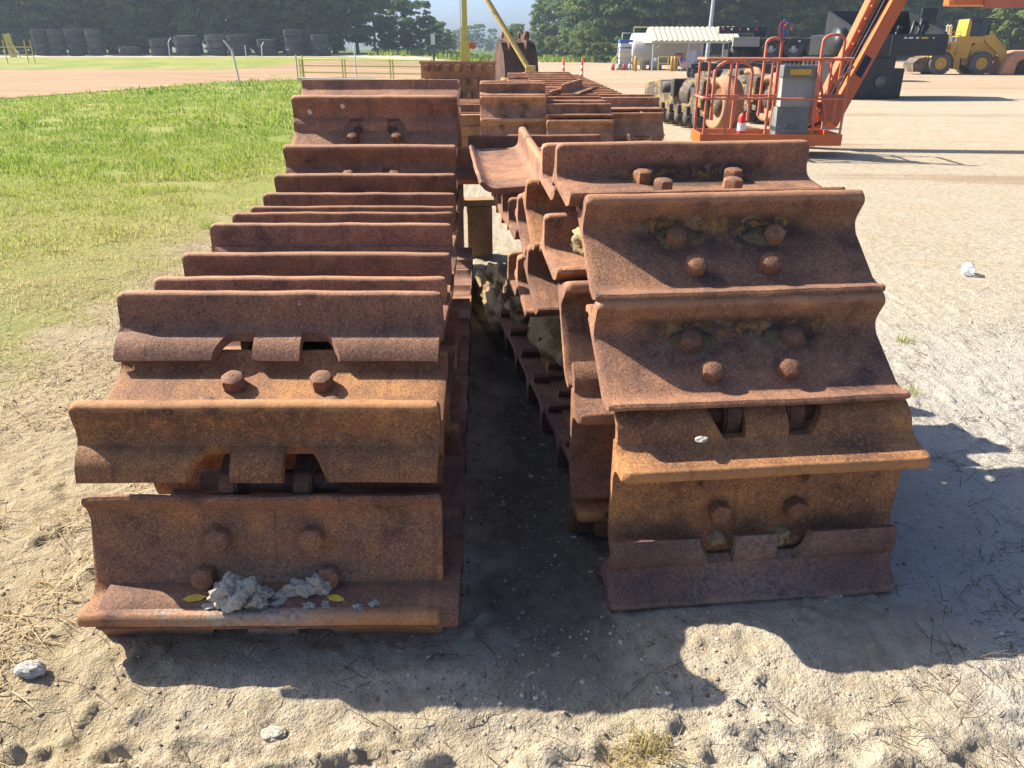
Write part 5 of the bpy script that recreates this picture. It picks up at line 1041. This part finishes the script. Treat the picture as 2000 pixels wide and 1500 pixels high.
def crown_mesh(name, seed, h, r, base, clumps, per, size, mat, spread=0.75):
    g_ = np.random.default_rng(seed); C = []; Rr = []
    for i in range(clumps):
        u = g_.uniform(0, 1) ** 0.8; z = base + (h - base) * u
        # taper: broad middle, rounded top, skirts near the ground
        prof_ = r * (np.sin(np.pi * min(1, .22 + .78 * (1 - u))) ** .55 if u > .25 else (.72 + .9 * u))
        a = g_.uniform(0, 2 * np.pi); q = prof_ * np.sqrt(g_.uniform(.25, 1)); C.append((q * np.cos(a), q * np.sin(a), z)); Rr.append(g_.uniform(.5, 1.05) * r * .34)
    C = np.array(C); Rr = np.array(Rr); n = clumps * per; ci = np.repeat(np.arange(clumps), per)
    d = g_.normal(0, 1, (n, 3)); d /= np.linalg.norm(d, axis=1)[:, None]; d[:, 2] = np.abs(d[:, 2]) * .9 - .25
    rad = Rr[ci] * g_.uniform(.45, 1.08, n) ** .6; P = C[ci] + d * rad[:, None] * np.array([1, 1, .8]); P[:, 2] = np.maximum(P[:, 2], .15)
    nrm = d + g_.normal(0, .38, (n, 3)) + np.array([-.15, 0, .55]); nrm /= np.linalg.norm(nrm, axis=1)[:, None]
    t = np.cross(nrm, g_.normal(0, 1, (n, 3))); t /= np.linalg.norm(t, axis=1)[:, None]; b = np.cross(nrm, t); s = size * g_.uniform(.55, 1.3, n)[:, None]
    co = np.stack([P - t * s, P - b * s * .55 + nrm * s * .12, P + t * s * 1.05, P + b * s * .55 + nrm * s * .12], 1).reshape(-1, 3)
    fs = np.arange(n * 4).reshape(-1, 4); me = np_mesh(name, co, fs, 4); cl = g_.uniform(.2, .75, clumps)
    at = me.attributes.new('tint', 'FLOAT', 'POINT'); at.data.foreach_set('value', np.repeat(np.clip(cl[ci] + g_.normal(0, .12, n), 0, 1), 4).astype(np.float32)); me.materials.append(mat); return me
def trunk_mesh(seed, h, r):
    rs = random.Random(seed); mb = MB(); pts = [(0, 0, -.3)]; x = y = 0
    for i in range(1, 6): x += rs.uniform(-.18, .18); y += rs.uniform(-.18, .18); pts.append((x, y, h * .8 * i / 5))
    mb.tube(pts, [r, r * .85, r * .7, r * .55, r * .4, r * .15], 8)
    for k in range(7):
        z0 = h * rs.uniform(.22, .6); a = rs.uniform(0, 6.28); L = h * rs.uniform(.18, .3); mb.tube([(x * .4, y * .4, z0), (L * .5 * math.cos(a), L * .5 * math.sin(a), z0 + L * .4), (L * math.cos(a), L * math.sin(a), z0 + L * .75)], [r * .4, r * .25, r * .08], 6)
    me = mb.mesh('trunk'); me.materials.append(M['bark']); return me
kinds = []
for i, (h, r, base) in enumerate([(12.5, 4.0, .6), (14.0, 3.6, .8), (11.0, 4.2, .5), (9.0, 3.2, .3)]):
    kinds.append((crown_mesh('crown', 100 + i, h, r, base, 95, 95, .27, M['leaves']), trunk_mesh(i, h, .26)))
bush = (crown_mesh('crown', 200, 3.4, 1.8, .2, 34, 90, .17, M['leaves_light']), trunk_mesh(9, 2.6, .07))
def plant(kind, x, y, s, rz, label, group, name='tree', cat='tree'):
    z = H(x, y) - .1; r = thing(name, label, cat, (x, y, z), rz, group); r.scale = (s, s, s * random.Random(int(x * 91 + y * 13)).uniform(.92, 1.1))
    link('crown', kind[0], r); link('trunk', kind[1], r); return r
rs = random.Random(5)
# left wood: runs from the left of the frame to its corner by the far gap
def left_wood(px, Y, s, k, label, group):
    g = at_y(px, 110, Y); plant(kinds[k], g.x, Y, s, rs.uniform(0, 6.28), label, group)
GL_ = 'trees of the dark wood at left'
for row, (Y0, n, sc) in enumerate(((103, 17, .95), (109, 15, 1.2), (117, 14, 1.45))):
    for i in range(n):
        px = -70 + i * (745 / n) + rs.uniform(-14, 14) + row * 12
        left_wood(px, Y0 + rs.uniform(-2, 2), sc * rs.uniform(.85, 1.12), rs.randrange(4), 'dark green broadleaf tree in the wood behind the tyre stacks', GL_)
for (px, Y, s, k, lb) in [(735, 112, .66, 2, 'tall dark tree just left of the pale crowned one'), (778, 125, .56, 0, 'rounded paler tree near the end of the left wood'), (822, 138, .53, 1, 'last tall tree of the left wood beside the sky gap'), (852, 150, .55, 3, 'low tree at the end of the left wood'), (700, 106, .9, 1, 'tall shadowed tree above the rightmost tyre stack'), (880, 175, .32, 2, 'small far tree under the end of the left wood'), (760, 104, .42, 3, 'low dark tree under the pale crowned one'), (800, 112, .42, 3, 'low dark tree below the last tall tree'), (838, 124, .42, 2, 'low rounded tree by the black sign post'), (868, 140, .4, 3, 'low tree left of the yellow mast')]:
    left_wood(px, Y, s, k, lb, GL_)
# far gap
for i in range(13):
    g = at_y(880 + i * 14 + rs.uniform(-4, 4), 110, 270 + rs.uniform(-20, 25)); plant(kinds[rs.randrange(4)], g.x, g.y, .50 * rs.uniform(.85, 1.15), rs.uniform(0, 6), 'hazy distant tree in the gap between the woods', 'trees in the far gap')
# right wood rising to the right
for row, (Y0, n) in enumerate(((104, 21), (112, 19), (122, 17))):
    for i in range(n):
        px = 1010 + i * (1060 / n) + rs.uniform(-15, 15); prog = min(1, max(0, (px - 985) / 210)); s = (.22 + .66 * prog) * (1 + .14 * row) * rs.uniform(.86, 1.12)
        g = at_y(px, 110, Y0 + 26 * (1 - prog) + rs.uniform(-2, 2)); plant(kinds[rs.randrange(4)], g.x, g.y, s, rs.uniform(0, 6.28), 'green broadleaf tree in the wood behind the yard at right', 'trees of the wood at right')
for (px, Y, s, lb) in [(1150, 92, .95, 'bright bush at the wood edge right of the marker posts'), (1125, 95, .7, 'low pale bush behind the marker posts'), (1175, 90, .6, 'small bright bush left of the pump plant'), (1090, 100, .8, 'pale bush behind the excavator bucket'), (1945, 86, 1.5, 'tall pale bush behind the wheel loader cab'), (1060, 105, .7, 'low bush at the left foot of the right wood')]:
    g = at_y(px, 120, Y); plant(bush, g.x, Y, s, rs.uniform(0, 6), lb, 'bushes at the wood edge', 'bush', 'bush')
# tall rough grass at the wood foot in the far gap
n = 9000; x = rng.uniform(-16, 30, n); y = rng.uniform(92, 128, n); ok = (fbm(x * .3, y * .3, 2, 3) > .35); x, y = x[ok], y[ok]; n = len(x)
blades('rough_grass', x, y, rng.uniform(.35, .8, n), rng.uniform(.10, .2, n), np.abs(rng.normal(.3, .25, n)), np.clip(rng.normal(.22, .15, n), 0, 1), M['grass'], 'tall rough grass at the foot of the woods', 'grass')

# ------------------------------------------------------------------ air
mb = MB(); mb.box((-420, -20, -2.5), (420, 420, 40)); hz = mb.build('haze', M['white']); hz.data.materials.clear()
hm = bpy.data.materials.new('thin_haze'); hm.use_nodes = True; nt = hm.node_tree; nt.nodes.remove(nt.nodes['Principled BSDF']); pv = nt.nodes.new('ShaderNodeVolumePrincipled')
pv.inputs['Color'].default_value = (0.70, 0.86, 1.0, 1); pv.inputs['Density'].default_value = 0.0006; pv.inputs['Anisotropy'].default_value = 0.2; nt.links.new(pv.outputs[0], nt.nodes['Material Output'].inputs['Volume']); hz.data.materials.append(hm); hz['kind'] = 'stuff'; tag(hz, 'thin pale haze in the distance', 'haze')
